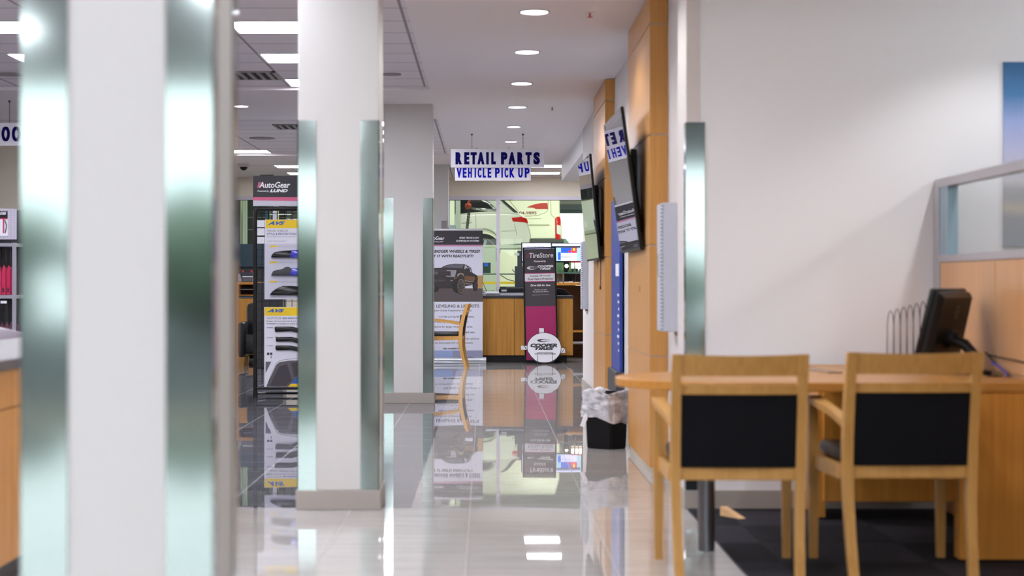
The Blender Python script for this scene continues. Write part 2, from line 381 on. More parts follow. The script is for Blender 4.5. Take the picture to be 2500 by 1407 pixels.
SCREEN = mat('glossy_dark_screen', (60, 64, 70), .03, 0, 1.0, coat=1)
def television(y0, y1, xt, xb, z0, z1, xw, label, grp='wall screens on the maple pillars'):
    W_ = y1-y0; Hh = math.hypot(z1-z0, xb-xt); t = thing('television', label, 'television', (xw, (y0+y1)/2, (z0+z1)/2), 0, grp)
    th = .02
    ang = math.atan2(xb-xt, z1-z0)
    M = Matrix.Translation(((xt+xb)/2, (y0+y1)/2, (z0+z1)/2)) @ Matrix.Rotation(math.radians(.7), 4, 'Z') @ Matrix.Rotation(-ang, 4, 'Y')
    hw, hh = W_/2, Hh/2
    b = MB().box(0, th, -hw, hw, -hh, hh, .004).xf(M); obj('housing', b, BLACK, t)
    b = MB().box(th, th+.035, -hw*.7, hw*.7, -hh*.75, hh*.35, .01).xf(M); obj('rear_cover', b, BLACK, t)
    b = MB().box(-.002, .001, -hw+.012, hw-.012, -hh+.018, hh-.012).xf(M); obj('screen', b, MIR, t)
    # mount
    b = MB(); yc = (y0+y1)/2
    zc = (z0+z1)/2-.03
    b.box(xw-.02, xw, yc-.32, yc+.32, zc-.24, zc+.20); obj('wall_plate', b, mat('mount_steel', (120, 124, 128), .3, .8), t)
    b = MB()
    for s_ in (-.28, .28):
        b.box(xw-.06, xw-.02, yc+s_-.02, yc+s_+.02, zc-.26, zc+.24)
        b.tube([(xw-.03, yc+s_, zc+.16), ((M @ Vector((th+.02, s_, .1))).x, yc+s_, zc+.14)], .018)
        b.tube([(xw-.03, yc+s_, zc-.18), ((M @ Vector((th+.02, s_, -.2))).x, yc+s_, zc-.17)], .018)
    b.box(xw-.075, xw-.05, yc-.3, yc+.3, zc+.12, zc+.16)
    obj('mount_arm', b, BLACKM, t)
    b = MB(); zz = z0-.01; xx = xb+.05
    b.tube([(xx, y0+.45, zz+.06), (xx, y0+.45, zz-.19), (xx+.002, y0+.45, zz-.22)], .004); b.box(xx-.01, xx+.01, y0+.44, y0+.46, zz-.25, zz-.215); obj('cable', b, mat('brown_cable', (90, 60, 48), .6), t); b = MB()
    b.tube([(xx, y0+.9, zz+.06), (xx+.005, y0+.95, zz-.05), (xx+.02, y0+1.05, zz-.08), (xx+.02, y0+1.15, zz+.06)], .004); obj('cable', b, mat('brown_cable', (90, 60, 48), .6), t); b = MB()
    b.tube([(xx+.01, y0+.3, zz+.06), (xx+.012, y0+.3, zz-.07)], .006)
    obj('cable', b, mat('brown_cable', (90, 60, 48), .6), t)
    return t
MIR = mat('glossy_screen_glass', (34, 38, 44), .02, 0, 1.0, coat=1); MIR.node_tree.nodes['Principled BSDF'].inputs['Coat Roughness'].default_value = .01
MIR.node_tree.nodes['Principled BSDF'].inputs['IOR'].default_value = 1.9
television(11.9, 13.32, .826, .948, 1.368, 2.255, .99, 'black wall television tilted down from the pillar nearest the desk')
television(16.5, 18.08, .880, .965, 1.369, 2.275, 1.02, 'black wall television tilted down from the farther pillar')

def wall_holder(y0, y1, x0, z0, z1, label):
    t = thing('wall_brochure_holder', label, 'wall holder', (1.1, (y0+y1)/2, z0), 0, 'pale spiral-edged holders on the hall wall')
    hm = mat('pale_grey_plastic', (196, 200, 212), .45)
    obj('body', MB().box(x0+.012, 1.10, y0, y1, z0, z1, .004), hm, t)
    b = MB(); n = 34
    for i in range(n): z = z0+.015+(z1-z0-.03)*i/(n-1); b.box(x0+.001, x0+.014, y0-.004, y0+.03, z-.006, z+.004)
    obj('spiral_edge', b, mat('spiral_grey', (160, 163, 176), .5), t)
    obj('hanger_peg', MB().box(1.07, 1.1, y0+.03, y0+.05, z0-.02, z0), mat('peg_brown', (150, 120, 96), .5), t)
    return t
wall_holder(10.85, 11.2, .987, .888, 1.616, 'pale grey holder with spiral edge on the wall beside the near maple pillar')
wall_holder(20.6, 21.0, 1.026, .888, 1.616, 'pale grey holder with spiral edge on the wall beyond the far maple pillar')
b = MB(); b.tube([(.987, 10.86, 1.32), (.972, 10.86, 1.32), (.972, 10.86, 1.2), (.987, 10.86, 1.2)], .004)
obj('wire_handle', b, CHROME, [o for o in bpy.data.objects if o.name == 'wall_brochure_holder'][0])

# blue banner between the pillars
t = thing('blue_banner', 'narrow blue standing banner against the wall between the two maple pillars', 'banner', (1.07, 15.65, 0))
BLUE = mat('royal_blue_vinyl', (26, 58, 150), .45)
obj('print', MB().box(1.06, 1.085, 15.22, 16.2, .46, 1.85, .003), BLUE, t)
obj('base', MB().box(1.03, 1.095, 15.2, 16.22, 0, .46, .006), mat('dark_charcoal', (50, 48, 56), .5), t)
b = MB(); b.box(1.055, 1.059, 15.24, 15.6, 1.22, 1.32)
for i in range(9): b.box(1.055, 1.059, 15.24, 15.3+.05*(i % 3), .62+.055*i, .64+.055*i)
obj('print_marks', b, PAPER, t)

# ================================================================== ceiling fixtures
LAMP = mat('lit_diffuser', (255, 255, 255), .5, emit=(245, 245, 255), estr=28)
LAMPD = mat('lit_downlight', (255, 255, 255), .5, emit=(240, 243, 255), estr=9)
def troffer(x0, y0, label, w=.61, d=.61, z=CZ+.03):
    t = thing('ceiling_light', label, 'ceiling light', (x0+w/2, y0+d/2, z), 0, 'recessed fluorescent troffers')
    e = .022
    b = MB(); b.box(x0, x0+w, y0, y0+e, z-.006, z+.01); b.box(x0, x0+w, y0+d-e, y0+d, z-.006, z+.01); b.box(x0, x0+e, y0+e, y0+d-e, z-.006, z+.01); b.box(x0+w-e, x0+w, y0+e, y0+d-e, z-.006, z+.01)
    obj('frame', b, mat('white_enamel', (225, 225, 228), .4), t)
    obj('diffuser', MB().box(x0+e, x0+w-e, y0+e, y0+d-e, z-.003, z+.008), LAMP, t)
    return t
for i, y in enumerate((3.88, 5.71, 7.54, 9.37, 11.2, 13.03, 14.86, 16.69)):
    n_ = ['nearest', 'second', 'third', 'fourth', 'fifth', 'sixth', 'seventh', 'eighth'][i]
    troffer(-1.76, y, f'{n_} fluorescent ceiling light from the camera in the row beside the walkway')
    troffer(-3.715, y, f'{n_} fluorescent ceiling light from the camera in the row at the left edge')
troffer(-3.49, 25.5, 'fluorescent ceiling light left of the parts display header, nearer than the security dome')
troffer(-3.18, 28.75, 'fluorescent ceiling light low above the parts display header')
troffer(-3.18, 30.6, 'fluorescent ceiling light farthest back above the parts display header')
troffer(.60, 28.65, 'nearer of two fluorescent ceiling lights behind the hanging signs'); troffer(.60, 30.5, 'farther of two fluorescent ceiling lights behind the hanging signs')
for y in (-5.27, -3.44, -1.61, .22, 2.05):  # unseen panels added behind the camera to brighten the column faces
    for x in (-3.715, -1.76): troffer(x, y, 'added unseen fluorescent ceiling light just inside the shopfront, behind the camera')
for x in (-5.5, -7.2):  # extra fixtures, never in view, put in for more light
    for y in (3.88, 7.54, 11.2, 14.86): troffer(x, y, 'added unseen fluorescent ceiling light over the far left of the showroom, outside the picture')
for y in (21.0, 22.22, 23.44, 24.66):  # added panels that light the far end from behind the columns
    for x in (-1.98, -1.33): troffer(x, y, 'added unseen fluorescent ceiling light between the two farthest columns, hidden behind them')
for y in (20.75,): troffer(-4.75, y, 'added unseen fluorescent ceiling light near the left return wall, hidden behind the foreground column')  # hidden panel added to lift the left return wall
for x, y in ((2.4, 28.75), (2.4, 30.5), (-1.5, 28.75)): troffer(x, y, 'added unseen fluorescent ceiling light above the parts area, hidden from the hall')  # out-of-sight additions lighting the back of the hall
for x in (2.2, 3.6):  # unseen aisle panels added for light at the far end
    for y in (23.0, 26.0): troffer(x, y, 'added unseen fluorescent ceiling light above the aisle beside the parts counter', z=CZ)
def downlight(x, y, label, r=.087, power=52, spot=True, angle=150):
    t = thing('downlight', label, 'downlight', (x, y, CZ), 0, 'round recessed downlights')
    b = MB(); ring = [(r*1.16, CZ-.004), (r*1.16, CZ-.0005), (r, CZ-.0005), (r*.98, CZ-.004)]
    b.lathe([(r*1.16, CZ-.001), (r*1.14, CZ-.006), (r*1.0, CZ-.006), (r*.99, CZ-.001)], x, y, 36)
    obj('trim_ring', b, mat('white_trim', (190, 186, 190), .4), t)
    obj('lens', MB().lathe([(r*.97, CZ-.008), (r*.97, CZ-.002)], x, y, 36), LAMPD, t)
    L = bpy.data.lights.new('downlight_lamp', 'SPOT'); L.energy = power; L.spot_size = math.radians(angle); L.spot_blend = .45 if angle < 160 else .08; L.shadow_soft_size = .05; L.color = (1, .985, .97)
    lo = bpy.data.objects.new('lamp', L); C.objects.link(lo); lo.parent = t; lo.location = (0, 0, -.02)
    return t
for y in (3.4, 1.15, -1.1, -3.35): downlight(.315, y, 'added unseen round downlight over the walkway behind the camera position')  # added lamps out of view, for fill and stripes mirrored in the guards
for i, y in enumerate((5.7, 7.95, 10.15, 12.37, 14.5, 16.77, 19.0, 21.37, 23.6, 25.8)):  # out-of-frame and sign-hidden lamps in this row are added for light
    n_ = ['first, added out of frame for light', 'second, added out of frame for light', 'third, added out of frame for light', 'nearest visible', 'second visible', 'third visible', 'fourth visible', 'fifth visible', 'farthest visible', 'added for light, hidden behind the hanging sign'][i]
    downlight(.315, y, f'round ceiling downlight over the walkway, {n_}', r=.087 if i < 7 else .075)
downlight(-2.4, 18.9, 'small round downlight above the showroom between the two tiled areas', r=.07, power=30)
OFF = [(2.62, 9.05), (4.1, 8.6), (2.6, 6.6), (4.3, 5.2)]
for i, (x, y) in enumerate(OFF):
    downlight(x, y, ['round downlight above the desk washing the office wall', 'round downlight at the right above the wall poster', 'round downlight over the chairs at the desk', 'round downlight nearest the camera in the office'][i], power=[46, 62, 62, 45][i], angle=[112, 176, 176, 176][i])
def vent(x0, y0, label, w=.61):
    t = thing('ceiling_vent', label, 'vent', (x0+w/2, y0+w/2, CZ+.03), 0, 'square air vents in the tile ceiling'); z = CZ+.03
    obj('backing', MB().box(x0+.02, x0+w-.02, y0+.02, y0+w-.02, z-.004, z), mat('vent_dark', (24, 24, 26), .8), t)
    b = MB(); b.box(x0, x0+w, y0, y0+.03, z-.012, z); b.box(x0, x0+w, y0+w-.03, y0+w, z-.012, z); b.box(x0, x0+.03, y0, y0+w, z-.012, z); b.box(x0+w-.03, x0+w, y0, y0+w, z-.012, z)
    obj('frame', b, mat('vent_grey', (150, 146, 144), .5), t)
    for k in range(7):
        q = x0+.06+k*.078; obj('slat', MB().box(q, q+.03, y0+.03, y0+w-.03, z-.016, z-.004), mat('vent_grey', (0, 0, 0)), t)
vent(-2.37, 16.08, 'square ceiling vent left of the fluorescent lights'); vent(-2.37, 21.4, 'square ceiling vent farther back above the parts display')
def disc(name, x, y, r, z, label, cat, m, h=.012):
    return tag(obj(name, MB().lathe([(r, z-.001), (r*.97, z-h), (r*.5, z-h*1.2)], x, y, 32), m, smooth=False), label, cat)
disc('ceiling_speaker', X(640, 23.4), 23.4, .16, CZ+.03, 'flat round ceiling speaker above the parts display', 'speaker', mat('speaker_grille', (150, 144, 144), .7))
disc('ceiling_speaker', X(22, 16.3), 16.3, .11, CZ+.03, 'flat round ceiling speaker at the left edge above the hanging sign', 'speaker', mat('speaker_grille', (0, 0, 0)))
disc('ceiling_speaker', X(955, 16.3), 16.3, .085, CZ+.03, 'small flat round ceiling speaker near the walkway', 'speaker', mat('speaker_grille', (0, 0, 0)))
t = thing('security_camera', 'small dark dome security camera on the ceiling at the back left', 'security camera', (X(595, 28), 28, CZ))
b = MB(); b.lathe([(.09, CZ-.0), (.09, CZ-.03), (.075, CZ-.045)], X(595, 28), 28, 24); obj('housing', b, mat('camera_white', (190, 186, 186), .5), t)
b = MB(); b.lathe([(.06, CZ-.04), (.055, CZ-.065), (.035, CZ-.085), (.01, CZ-.095)], X(595, 28), 28, 24); obj('dome', b, BLACK, t, smooth=True)
for (x, y, lab, c) in ((X(1440, 12.4), 12.4, 'small red-tipped fire sprinkler near the first visible downlight', (190, 60, 60)), (X(1348, 19.0), 19.0, 'small fire sprinkler beside the fourth visible downlight', (120, 110, 108))):
    t = thing('fire_sprinkler', lab, 'sprinkler', (x, y, CZ))
    obj('escutcheon', MB().lathe([(.035, CZ-.0005), (.033, CZ-.004)], x, y, 20), CEIL, t)
    b = MB(); b.tube([(x, y, CZ-.003), (x, y, CZ-.03)], .006); b.lathe([(.018, CZ-.03), (.018, CZ-.033)], x, y, 12); obj('deflector', b, mat('sprinkler_%d' % c[0], c, .5), t)

# ================================================================== hanging signs
NAVY = mat('navy_letters', (12, 10, 84), .8, spec=.1); NAVY2 = mat('blue_letters', (10, 20, 160), .8, spec=.1); ACRY = mat('white_acrylic_sign', (222, 220, 230), .4)
def hang_sign(name, label, x0, x1, y, z0, z1, words, m, chains, bold, cz=CZ, fat=0):
    t = thing(name, label, 'sign', ((x0+x1)/2, y, z0))
    obj('sign_board', MB().box(x0, x1, y, y+.008, z0, z1, .001), ACRY, t)
    b = MB()
    for (s, a, c, e, f) in words: text_into(b, s, a, c, e, f, y-.002, bold=bold, fat=fat)
    obj('lettering', b, m, t, keep=True)
    for q in chains:
        b = MB(); n = int((cz-z1)/.022)
        for k in range(n):
            zc = z1+.004+k*.022+.008
            ring = [(q+(.005*math.cos(a) if k % 2 else 0), y+.004+(0 if k % 2 else .005*math.cos(a)), zc+.013*math.sin(a)) for a in [i*PI/4 for i in range(8)]]
            b.tube(ring, .0018, 5, close=True)
        b.lathe([(.014, cz-.0005), (.012, cz-.012), (.004, cz-.02)], q, y+.004, 12)
        obj('chain', b, mat('chain_grey', (96, 92, 92), .5, .5), t)
    return t
y = 22.4
def spell(word, boxes, py0, py1, D, k=5.952, ox=1040, oy=330):
    return [(ch, X(ox+a/k, D), X(ox+c/k, D), Z(oy+py1/k, D), Z(oy+py0/k, D)) for ch, (a, c) in zip(word, boxes)]
def wfit(s, px0, px1, py0, py1, D): return (s, X(px0, D), X(px1, D), Z(py1, D), Z(py0, D))
hang_sign('hanging_sign', 'white hanging sign reading RETAIL PARTS in navy capitals', X(1101, y), X(1329, y), y, Z(409, y), Z(364, y),
          spell('RETAILPARTS', ((428, 523), (555, 630), (648, 737), (745, 850), (875, 912), (948, 1015), (1090, 1183), (1196, 1302), (1327, 1418), (1445, 1535), (1560, 1656)), 249, 426, y), NAVY, [X(1152, y), X(1277, y)], .05, fat=.0055)
hang_sign('hanging_sign', 'white sign reading VEHICLE PICK UP in blue capitals below the navy lettered one', X(1111, y+.03), X(1296, y+.03), y+.03, Z(441, y), Z(407, y),
          spell('VEHICLEPICKUP', ((443, 518), (533, 590), (610, 667), (705, 727), (750, 806), (825, 872), (895, 950), (1003, 1072), (1095, 1118), (1140, 1196), (1215, 1290), (1340, 1407), (1435, 1506)), 475, 616, y), NAVY2, [], .03, fat=.003)
sg = [o for o in bpy.data.objects if o.name == 'hanging_sign.001'][0]
b = MB()
for q in (1164, 1242): b.tube([(X(q, y), y+.035, Z(409, y)), (X(q, y), y+.035, Z(360, y))], .003)
obj('hook', b, BLACKM, sg)
y = 18.35
hang_sign('hanging_sign', 'white hanging sign showing two navy letters at the left edge', X(-160, y), X(60, y), y, Z(356, y), Z(300, y),
          [wfit('O', 3.5, 24.5, 309, 345.5, y), wfit('O', 29, 50.5, 309, 345.5, y)], NAVY, [X(23, y)], .03, fat=.007)

# ================================================================== desk, chairs, partition
dk = thing('office_desk', 'maple desk with rounded peninsula end behind two armchairs', 'desk', (1.9, 8.8, 0))
pts = [(2.291, 7.92), (2.291, 9.75), (1.62, 9.75), (1.62, 8.98), (1.1, 8.98)]
pts += [(1.1-.53*math.sin(a), 8.45+.53*math.cos(a)) for a in [PI*i/24 for i in range(1, 24)]] + [(1.1, 7.92)]
b = MB(); b.prism(pts, .71, .75, 'Z', bev=.006); obj('tabletop', b, MAPLE_X, dk)
b = MB(); b.tube([(.95, 8.28, .008), (.95, 8.28, .71)], .037, 24); obj('post_leg', b, mat('grey_steel_leg', (112, 114, 120), .28, .7), dk, smooth='auto')
obj('front_panel', MB().box(1.955, 2.29, 7.93, 7.965, .02, .71, .002), MAPLE, dk)
obj('end_panel', MB().box(1.955, 2.0, 7.966, 8.03, .02, .71, .002), MAPLE, dk)
obj('modesty_panel', MB().box(1.64, 2.29, 9.33, 9.36, .10, .71, .002), MAPLE, dk)
obj('end_panel', MB().box(1.62, 1.655, 9.365, 9.74, .02, .71, .002), MAPLE, dk)
b = MB(); b.box(1.95, 2.25, 8.2, 8.4, .75, .754, .001); b.tube([(X(2400, 8.6), 8.7, .751), (X(2400, 8.6), 8.7, .757)], .03); 
obj('cable_grommet', MB().lathe([(.035, .7502), (.035, .756), (.02, .756)], 2.235, 8.45, 20), BLACK, dk); b.bm.free()

def make_chair(label, loc, rz, grp, backlabel=None):
    t = thing('armchair', label, 'chair', loc, rz, grp)
    # local: seat faces +y, rear at y=0 ; origin at floor centre of the rear
    def leg(nm, side, rear):
        b = MB()
        if rear:   # curved post from floor to top
            prof = []
            for zz, yy, w in ((0, -.075, .017), (.15, -.03, .020), (.3, -.004, .024), (.42, 0, .027), (.55, -.008, .027), (.7, -.04, .024), (.8, -.07, .022), (.885, -.098, .019)):
                prof.append((zz, yy, w))
            for i in range(1): pass
            secs = []
            for zz, yy, w in prof:
                xx = side*(.232+.012*min(zz/.45, 1)); secs.append([(xx-.019, yy-w, zz), (xx+.019, yy-w, zz), (xx+.019, yy+w, zz), (xx-.019, yy+w, zz)])
            b.loft(secs)
        else:
            xx = side*.268; secs = []
            for zz, w in ((0, .016), (.4, .021), (.655, .018)):
                secs.append([(xx-w, .56-w, zz), (xx+w, .56-w, zz), (xx+w, .56+w*1.1, zz), (xx-w, .56+w*1.1, zz)])
            b.loft(secs)
        return obj('leg', b, BEECH, t, local=True, smooth='auto')
    for s_ in (-1, 1):
        leg('l', s_, True); leg('l', s_, False)
        b = MB(); secs = []
        for yy, zz, xx, w in ((-.0, .60, .245, .016), (.15, .632, .256, .02), (.35, .655, .268, .026), (.52, .668, .27, .028), (.585, .668, .27, .024)):
            secs.append([(s_*xx-w, yy, zz-.013), (s_*xx+w, yy, zz-.013), (s_*xx+w, yy, zz+.013), (s_*xx-w, yy, zz+.013)])
        b.loft(secs); obj('armrest', b, BEECH, t, local=True, smooth='auto')
        b = MB(); b.prism([(.02, .385), (.54, .375), (.54, .435), (.02, .44)], s_*.256-.012, s_*.256+.012, 'X'); obj('side_rail', b, BEECH, t, local=True)
    obj('rear_rail', MB().box(-.226, .226, -.014, .012, .39, .44, .003), BEECH, t, local=True)
    obj('front_rail', MB().box(-.25, .25, .545, .57, .37, .435, .003), BEECH, t, local=True)
    def curved(z0, z1, y0a, y1a, th, xw, dip=.0, bow=.018):
        b = MB(); secs = []
        for i in range(17):
            u = -1+i/8; xx = u*xw; bw = bow*(1-u*u)
            d_ = dip*(1-u*u)
            secs.append([(xx, y0a-bw-th, z0), (xx, y0a-bw+th, z0), (xx, y1a-bw+th, z1-d_), (xx, y1a-bw-th, z1-d_)])
        return b.loft(secs)
    obj('top_rail', curved(.80, .885, -.073, -.098, .010, .243, .006), BEECH, t, local=True, smooth='auto')
    obj('middle_rail', curved(.728, .766, -.052, -.06, .010, .226, 0), BEECH, t, local=True, smooth='auto')
    obj('back_panel', curved(.440, .73, -.005, -.05, .012, .226, 0, .008), FABRIC, t, local=True, smooth='auto')
    b = MB(); b.prism([(.02, .46), (.05, .735), (.02, .735), (-.01, .46)], -.2, .2, 'X'); 
    b = MB(); b.prism([(.01, .45), (.03, .44), (.005, .73), (-.04, .73)], -.222, .222, 'X', bev=.008); obj('back_cushion', b, LEATHER, t, local=True, smooth='auto')
    b = MB(); b.box(-.238, .238, .03, .60, .435, .495, .022); obj('seat_cushion', b, LEATHER, t, local=True, smooth='auto')
    return t
chA = make_chair('beech armchair with dark back panel at the left of the desk', (.985, 7.52, 0), math.radians(-1.0), 'beech armchairs')
chB = copy_tree(chA); chB.location = (1.655, 7.52, .008); chB.rotation_euler = (0, 0, math.radians(1.2)); tag(chB, 'beech armchair with dark back panel at the right, in front of the computer monitor', 'chair', 'beech armchairs')
for s in [chA]: s.location.z = 0
chC = copy_tree(chA); chC.location = (X(1127, 26.7)-.0, 26.9, 0); chC.rotation_euler = (0, 0, math.radians(86)); tag(chC, 'beech armchair seen side-on in front of the roll-up banner', 'chair', 'beech armchairs')
tb = thing('side_table', 'small round wooden table mostly hidden behind the column beside the far armchair', 'table', (-1.06, 26.2, 0))
obj('table_top', MB().lathe([(.36, Z(762.5, 26.2)), (.375, Z(761, 26.2)), (.375, Z(757, 26.2))], -1.06, 26.2, 40), MAPLE_X, tb)
obj('pedestal', MB().tube([(-1.06, 26.2, .02), (-1.06, 26.2, Z(762.6, 26.2))], .035, 16), mat('grey_steel_leg', (0, 0, 0)), tb); obj('foot_plate', MB().lathe([(.22, 0), (.2, .02)], -1.06, 26.2, 32), mat('grey_steel_leg', (0, 0, 0)), tb)

# wooden door wedge on the carpet
t = obj('door_wedge', MB().prism([(0, 0), (.16, 0), (0, .045)], -.02, .02, 'Y').xf(Matrix.Translation((X(1782, 9.3), 9.55, .009)) @ Matrix.Rotation(math.radians(-62), 4, 'Z')), wood('wedge_pine', (222, 186, 140), (204, 164, 116), 'X'))
tag(t, 'small light wooden door wedge lying on the dark carpet', 'door wedge')

# partition
dk['label'] = dk['label']
pt = thing('glass_partition', 'low office partition with a glass top and maple lower panels', 'partition', (2.33, 8, 0))
obj('top_rail', MB().box(2.297, 2.355, 4.5, 9.85, 1.645, 1.69, .002), ALU, pt)
obj('middle_rail', MB().box(2.295, 2.357, 4.5, 9.85, 1.267, 1.302, .002), ALU, pt)
obj('wall_post', MB().box(2.292, 2.36, 9.74, 9.858, .76, 1.645, .002), ALU, pt)
b = MB(); b.box(2.30, 2.352, 9.665, 9.735, 1.303, 1.644); b.box(2.30, 2.352, 9.58, 9.655, 1.303, 1.644); obj('channel', b, ALUB, pt)
obj('glass_pane', MB().box(2.322, 2.328, 4.55, 9.58, 1.303, 1.644), GLASS, pt)
for a, c in ((4.5, 6.85), (6.86, 8.69), (8.70, 9.735)):
    obj('panel', MB().box(2.302, 2.350, a, c, .76, 1.266, .002), PANELW, pt)
    obj('panel', MB().box(2.302, 2.350, a, c, .02, .757, .002), PANELW, pt)

# poster
def poster_mat():
    m = bpy.data.materials.new('seascape_print'); m.use_nodes = True; nt = m.node_tree; p = nt.nodes['Principled BSDF']
    g = nt.nodes.new('ShaderNodeNewGeometry'); s = nt.nodes.new('ShaderNodeSeparateXYZ'); nt.links.new(g.outputs['Position'], s.inputs[0])
    n = nt.nodes.new('ShaderNodeTexNoise'); n.inputs['Scale'].default_value = 6; n.inputs['Detail'].default_value = 6
    ad = nt.nodes.new('ShaderNodeMath'); ad.operation = 'MULTIPLY_ADD'; ad.inputs[1].default_value = .05; nt.links.new(n.outputs[0], ad.inputs[0]); nt.links.new(s.outputs['Z'], ad.inputs[2])
    mr = nt.nodes.new('ShaderNodeMapRange'); mr.inputs['From Min'].default_value = 1.37; mr.inputs['From Max'].default_value = 2.32; nt.links.new(ad.outputs[0], mr.inputs[0])
    r = nt.nodes.new('ShaderNodeValToRGB'); cr = r.color_ramp
    st = [(0, (128, 138, 148)), (.16, (132, 138, 144)), (.21, (176, 168, 154)), (.26, (142, 146, 152)), (.31, (150, 152, 156)), (.36, (190, 192, 200)), (.52, (178, 182, 214)), (.68, (140, 158, 206)), (.82, (56, 112, 162)), (1, (14, 88, 140))]
    while len(cr.elements) < len(st): cr.elements.new(.5)
    for e, (q, c) in zip(cr.elements, st): e.position = q; e.color = (*srgb(c), 1)
    nt.links.new(mr.outputs[0], r.inputs[0]); nt.links.new(r.outputs[0], p.inputs['Base Color']); p.inputs['Roughness'].default_value = .45
    return m
tag(obj('poster', MB().box(2.65, 3.9, 9.845, 9.858, 1.347, 2.293, .001), poster_mat()), 'large blue and grey landscape poster on the white office wall', 'poster')

# monitor on the desk
t = thing('computer_monitor', 'black computer monitor seen from behind on the desk, tilted', 'monitor', (2.16, 8.85, .75))
M = Matrix.Translation((2.098, 8.75, .968)) @ Matrix.Rotation(math.radians(57), 4, 'Z') @ Matrix.Rotation(math.radians(14), 4, 'X')
b = MB(); b.box(-.215, .215, .02, .045, -.165, .165, .008); obj('bezel', b.xf(M), BLACK, t, smooth='auto')
b = MB(); b.loft([[(-.205, .02, -.16), (.205, .02, -.16), (.205, .02, .155), (-.205, .02, .155)], [(-.204, .0, -.158), (.204, .0, -.158), (.204, .0, .153), (-.204, .0, .153)], [(-.185, -.03, -.13), (.185, -.03, -.13), (.185, -.024, .135), (-.185, -.024, .135)]]); obj('rear_shell', b.xf(M), BLACK, t)
b = MB(); ring_into(b, 0, .07, .03, .03, .005, -.032, n=24); text_into(b, 'D', -.012, .012, .058, .082, -.032, bold=.02); obj('round_emblem', b.xf(M), mat('emblem_grey', (110, 108, 106), .3, .6), t, keep=True)
b = MB(); b.box(-.2, .2, -.008, -.004, .135, .145); obj('vent_slot', b.xf(M), mat('slot', (4, 4, 5), .8), t)
b = MB()
p1 = M @ Vector((0, -.05, -.06))
b.tube([p1, (p1.x+.04, p1.y-.03, p1.z-.015), (p1.x+.075, p1.y-.05, p1.z-.06), (p1.x+.085, p1.y-.06, .765)], [.03, .026, .026, .028], 12)
b.tube([M @ Vector((0, -.01, -.05)), p1], .045, 12)
b.box(p1.x+.02, p1.x+.13, p1.y-.16, p1.y+.06, .7505, .766, .005)
obj('stand', b, BLACK, t, smooth='auto')
b = MB(); b.tube([(2.25, 8.62, .84), (2.285, 8.6, .83), (2.292, 8.3, .825), (2.294, 8.0, .815), (2.294, 7.6, .82)], .0035); obj('cable', b, BLACK, t); b = MB(); b.tube([(2.24, 8.62, .85), (2.27, 8.55, .80), (2.285, 8.45, .765), (2.288, 8.42, .752)], .0045); obj('cable', b, BLACK, t)
b = MB(); b.tube([(2.235, 8.5, .81), (2.26, 8.47, .795), (2.275, 8.42, .77), (2.28, 8.4, .753)], .004); obj('blue_cable', b, mat('blue_cable_jacket', (60, 60, 170), .5), t)
# wire file sorter
t = thing('wire_file_sorter', 'black wire file sorter standing on the desk left of the monitor', 'file sorter', (2.05, 9.5, .75))
for k in range(8):
    u = k/7; x = 1.975+.235*u; h = .275+.065*u; yy = 9.45+.05*u
    b = MB(); pp = [(x-.004, yy, .752), (x-.002, yy, .75+h*.7)]
    pp += [(x+.014-.016*math.cos(a), yy, .75+h*.7+h*.3*math.sin(a)) for a in [PI*i/8 for i in range(9)]]
    pp += [(x+.032, yy, .752)]
    b.tube(pp, .0022, 6); obj('wire_loop', b, BLACKM, t)
b = MB(); b.tube([(1.965, 9.38, .762), (2.25, 9.48, .80)], .003); b.tube([(1.965, 9.52, .762), (2.25, 9.58, .80)], .003); b.tube([(1.965, 9.38, .754), (1.965, 9.58, .754)], .003); obj('base_rail', b, BLACKM, t)
tag(obj('paper_pad', MB().prism([(X(1985, 9.1), 9.3), (X(2062, 8.7), 8.75), (X(2020, 8.75), 8.72), (X(1960, 9.1), 9.1)], .7505, .757, 'Z'), mat('brown_pad', (150, 124, 104), .6)), 'thin brown writing pad lying on the desk between the two chairs', 'pad')

# ================================================================== waste bin
t = thing('waste_bin', 'black plastic waste bin with a white bag folded over the rim', 'bin', (.853, 13.57, 0))
def oct_ring(cx_, cy_, hw, hd, ch, z, n=9):
    p = [(-hw+ch, -hd), (hw-ch, -hd), (hw, -hd+ch), (hw, hd-ch), (hw-ch, hd), (-hw+ch, hd), (-hw, hd-ch), (-hw, -hd+ch)]
    out = []
    for i in range(8):
        a, c = p[i], p[(i+1) % 8]
        for k in range(n): out.append((cx_+a[0]+(c[0]-a[0])*k/n, cy_+a[1]+(c[1]-a[1])*k/n, z))
    return out
bx, by = .853, 13.57; rot = Matrix.Translation((bx, by, 0)) @ Matrix.Rotation(math.radians(-41), 4, 'Z') @ Matrix.Translation((-bx, -by, 0))
b = MB(); b.loft([oct_ring(bx, by, .108, .090, .016, .0), oct_ring(bx, by, .112, .094, .016, .01), oct_ring(bx, by, .126, .108, .02, .40), oct_ring(bx, by, .118, .10, .02, .40), oct_ring(bx, by, .104, .086, .016, .02)]); b.xf(rot)
obj('bin_body', b, mat('black_bin_plastic', (9, 8, 10), .5, spec=.2), t, smooth='auto')
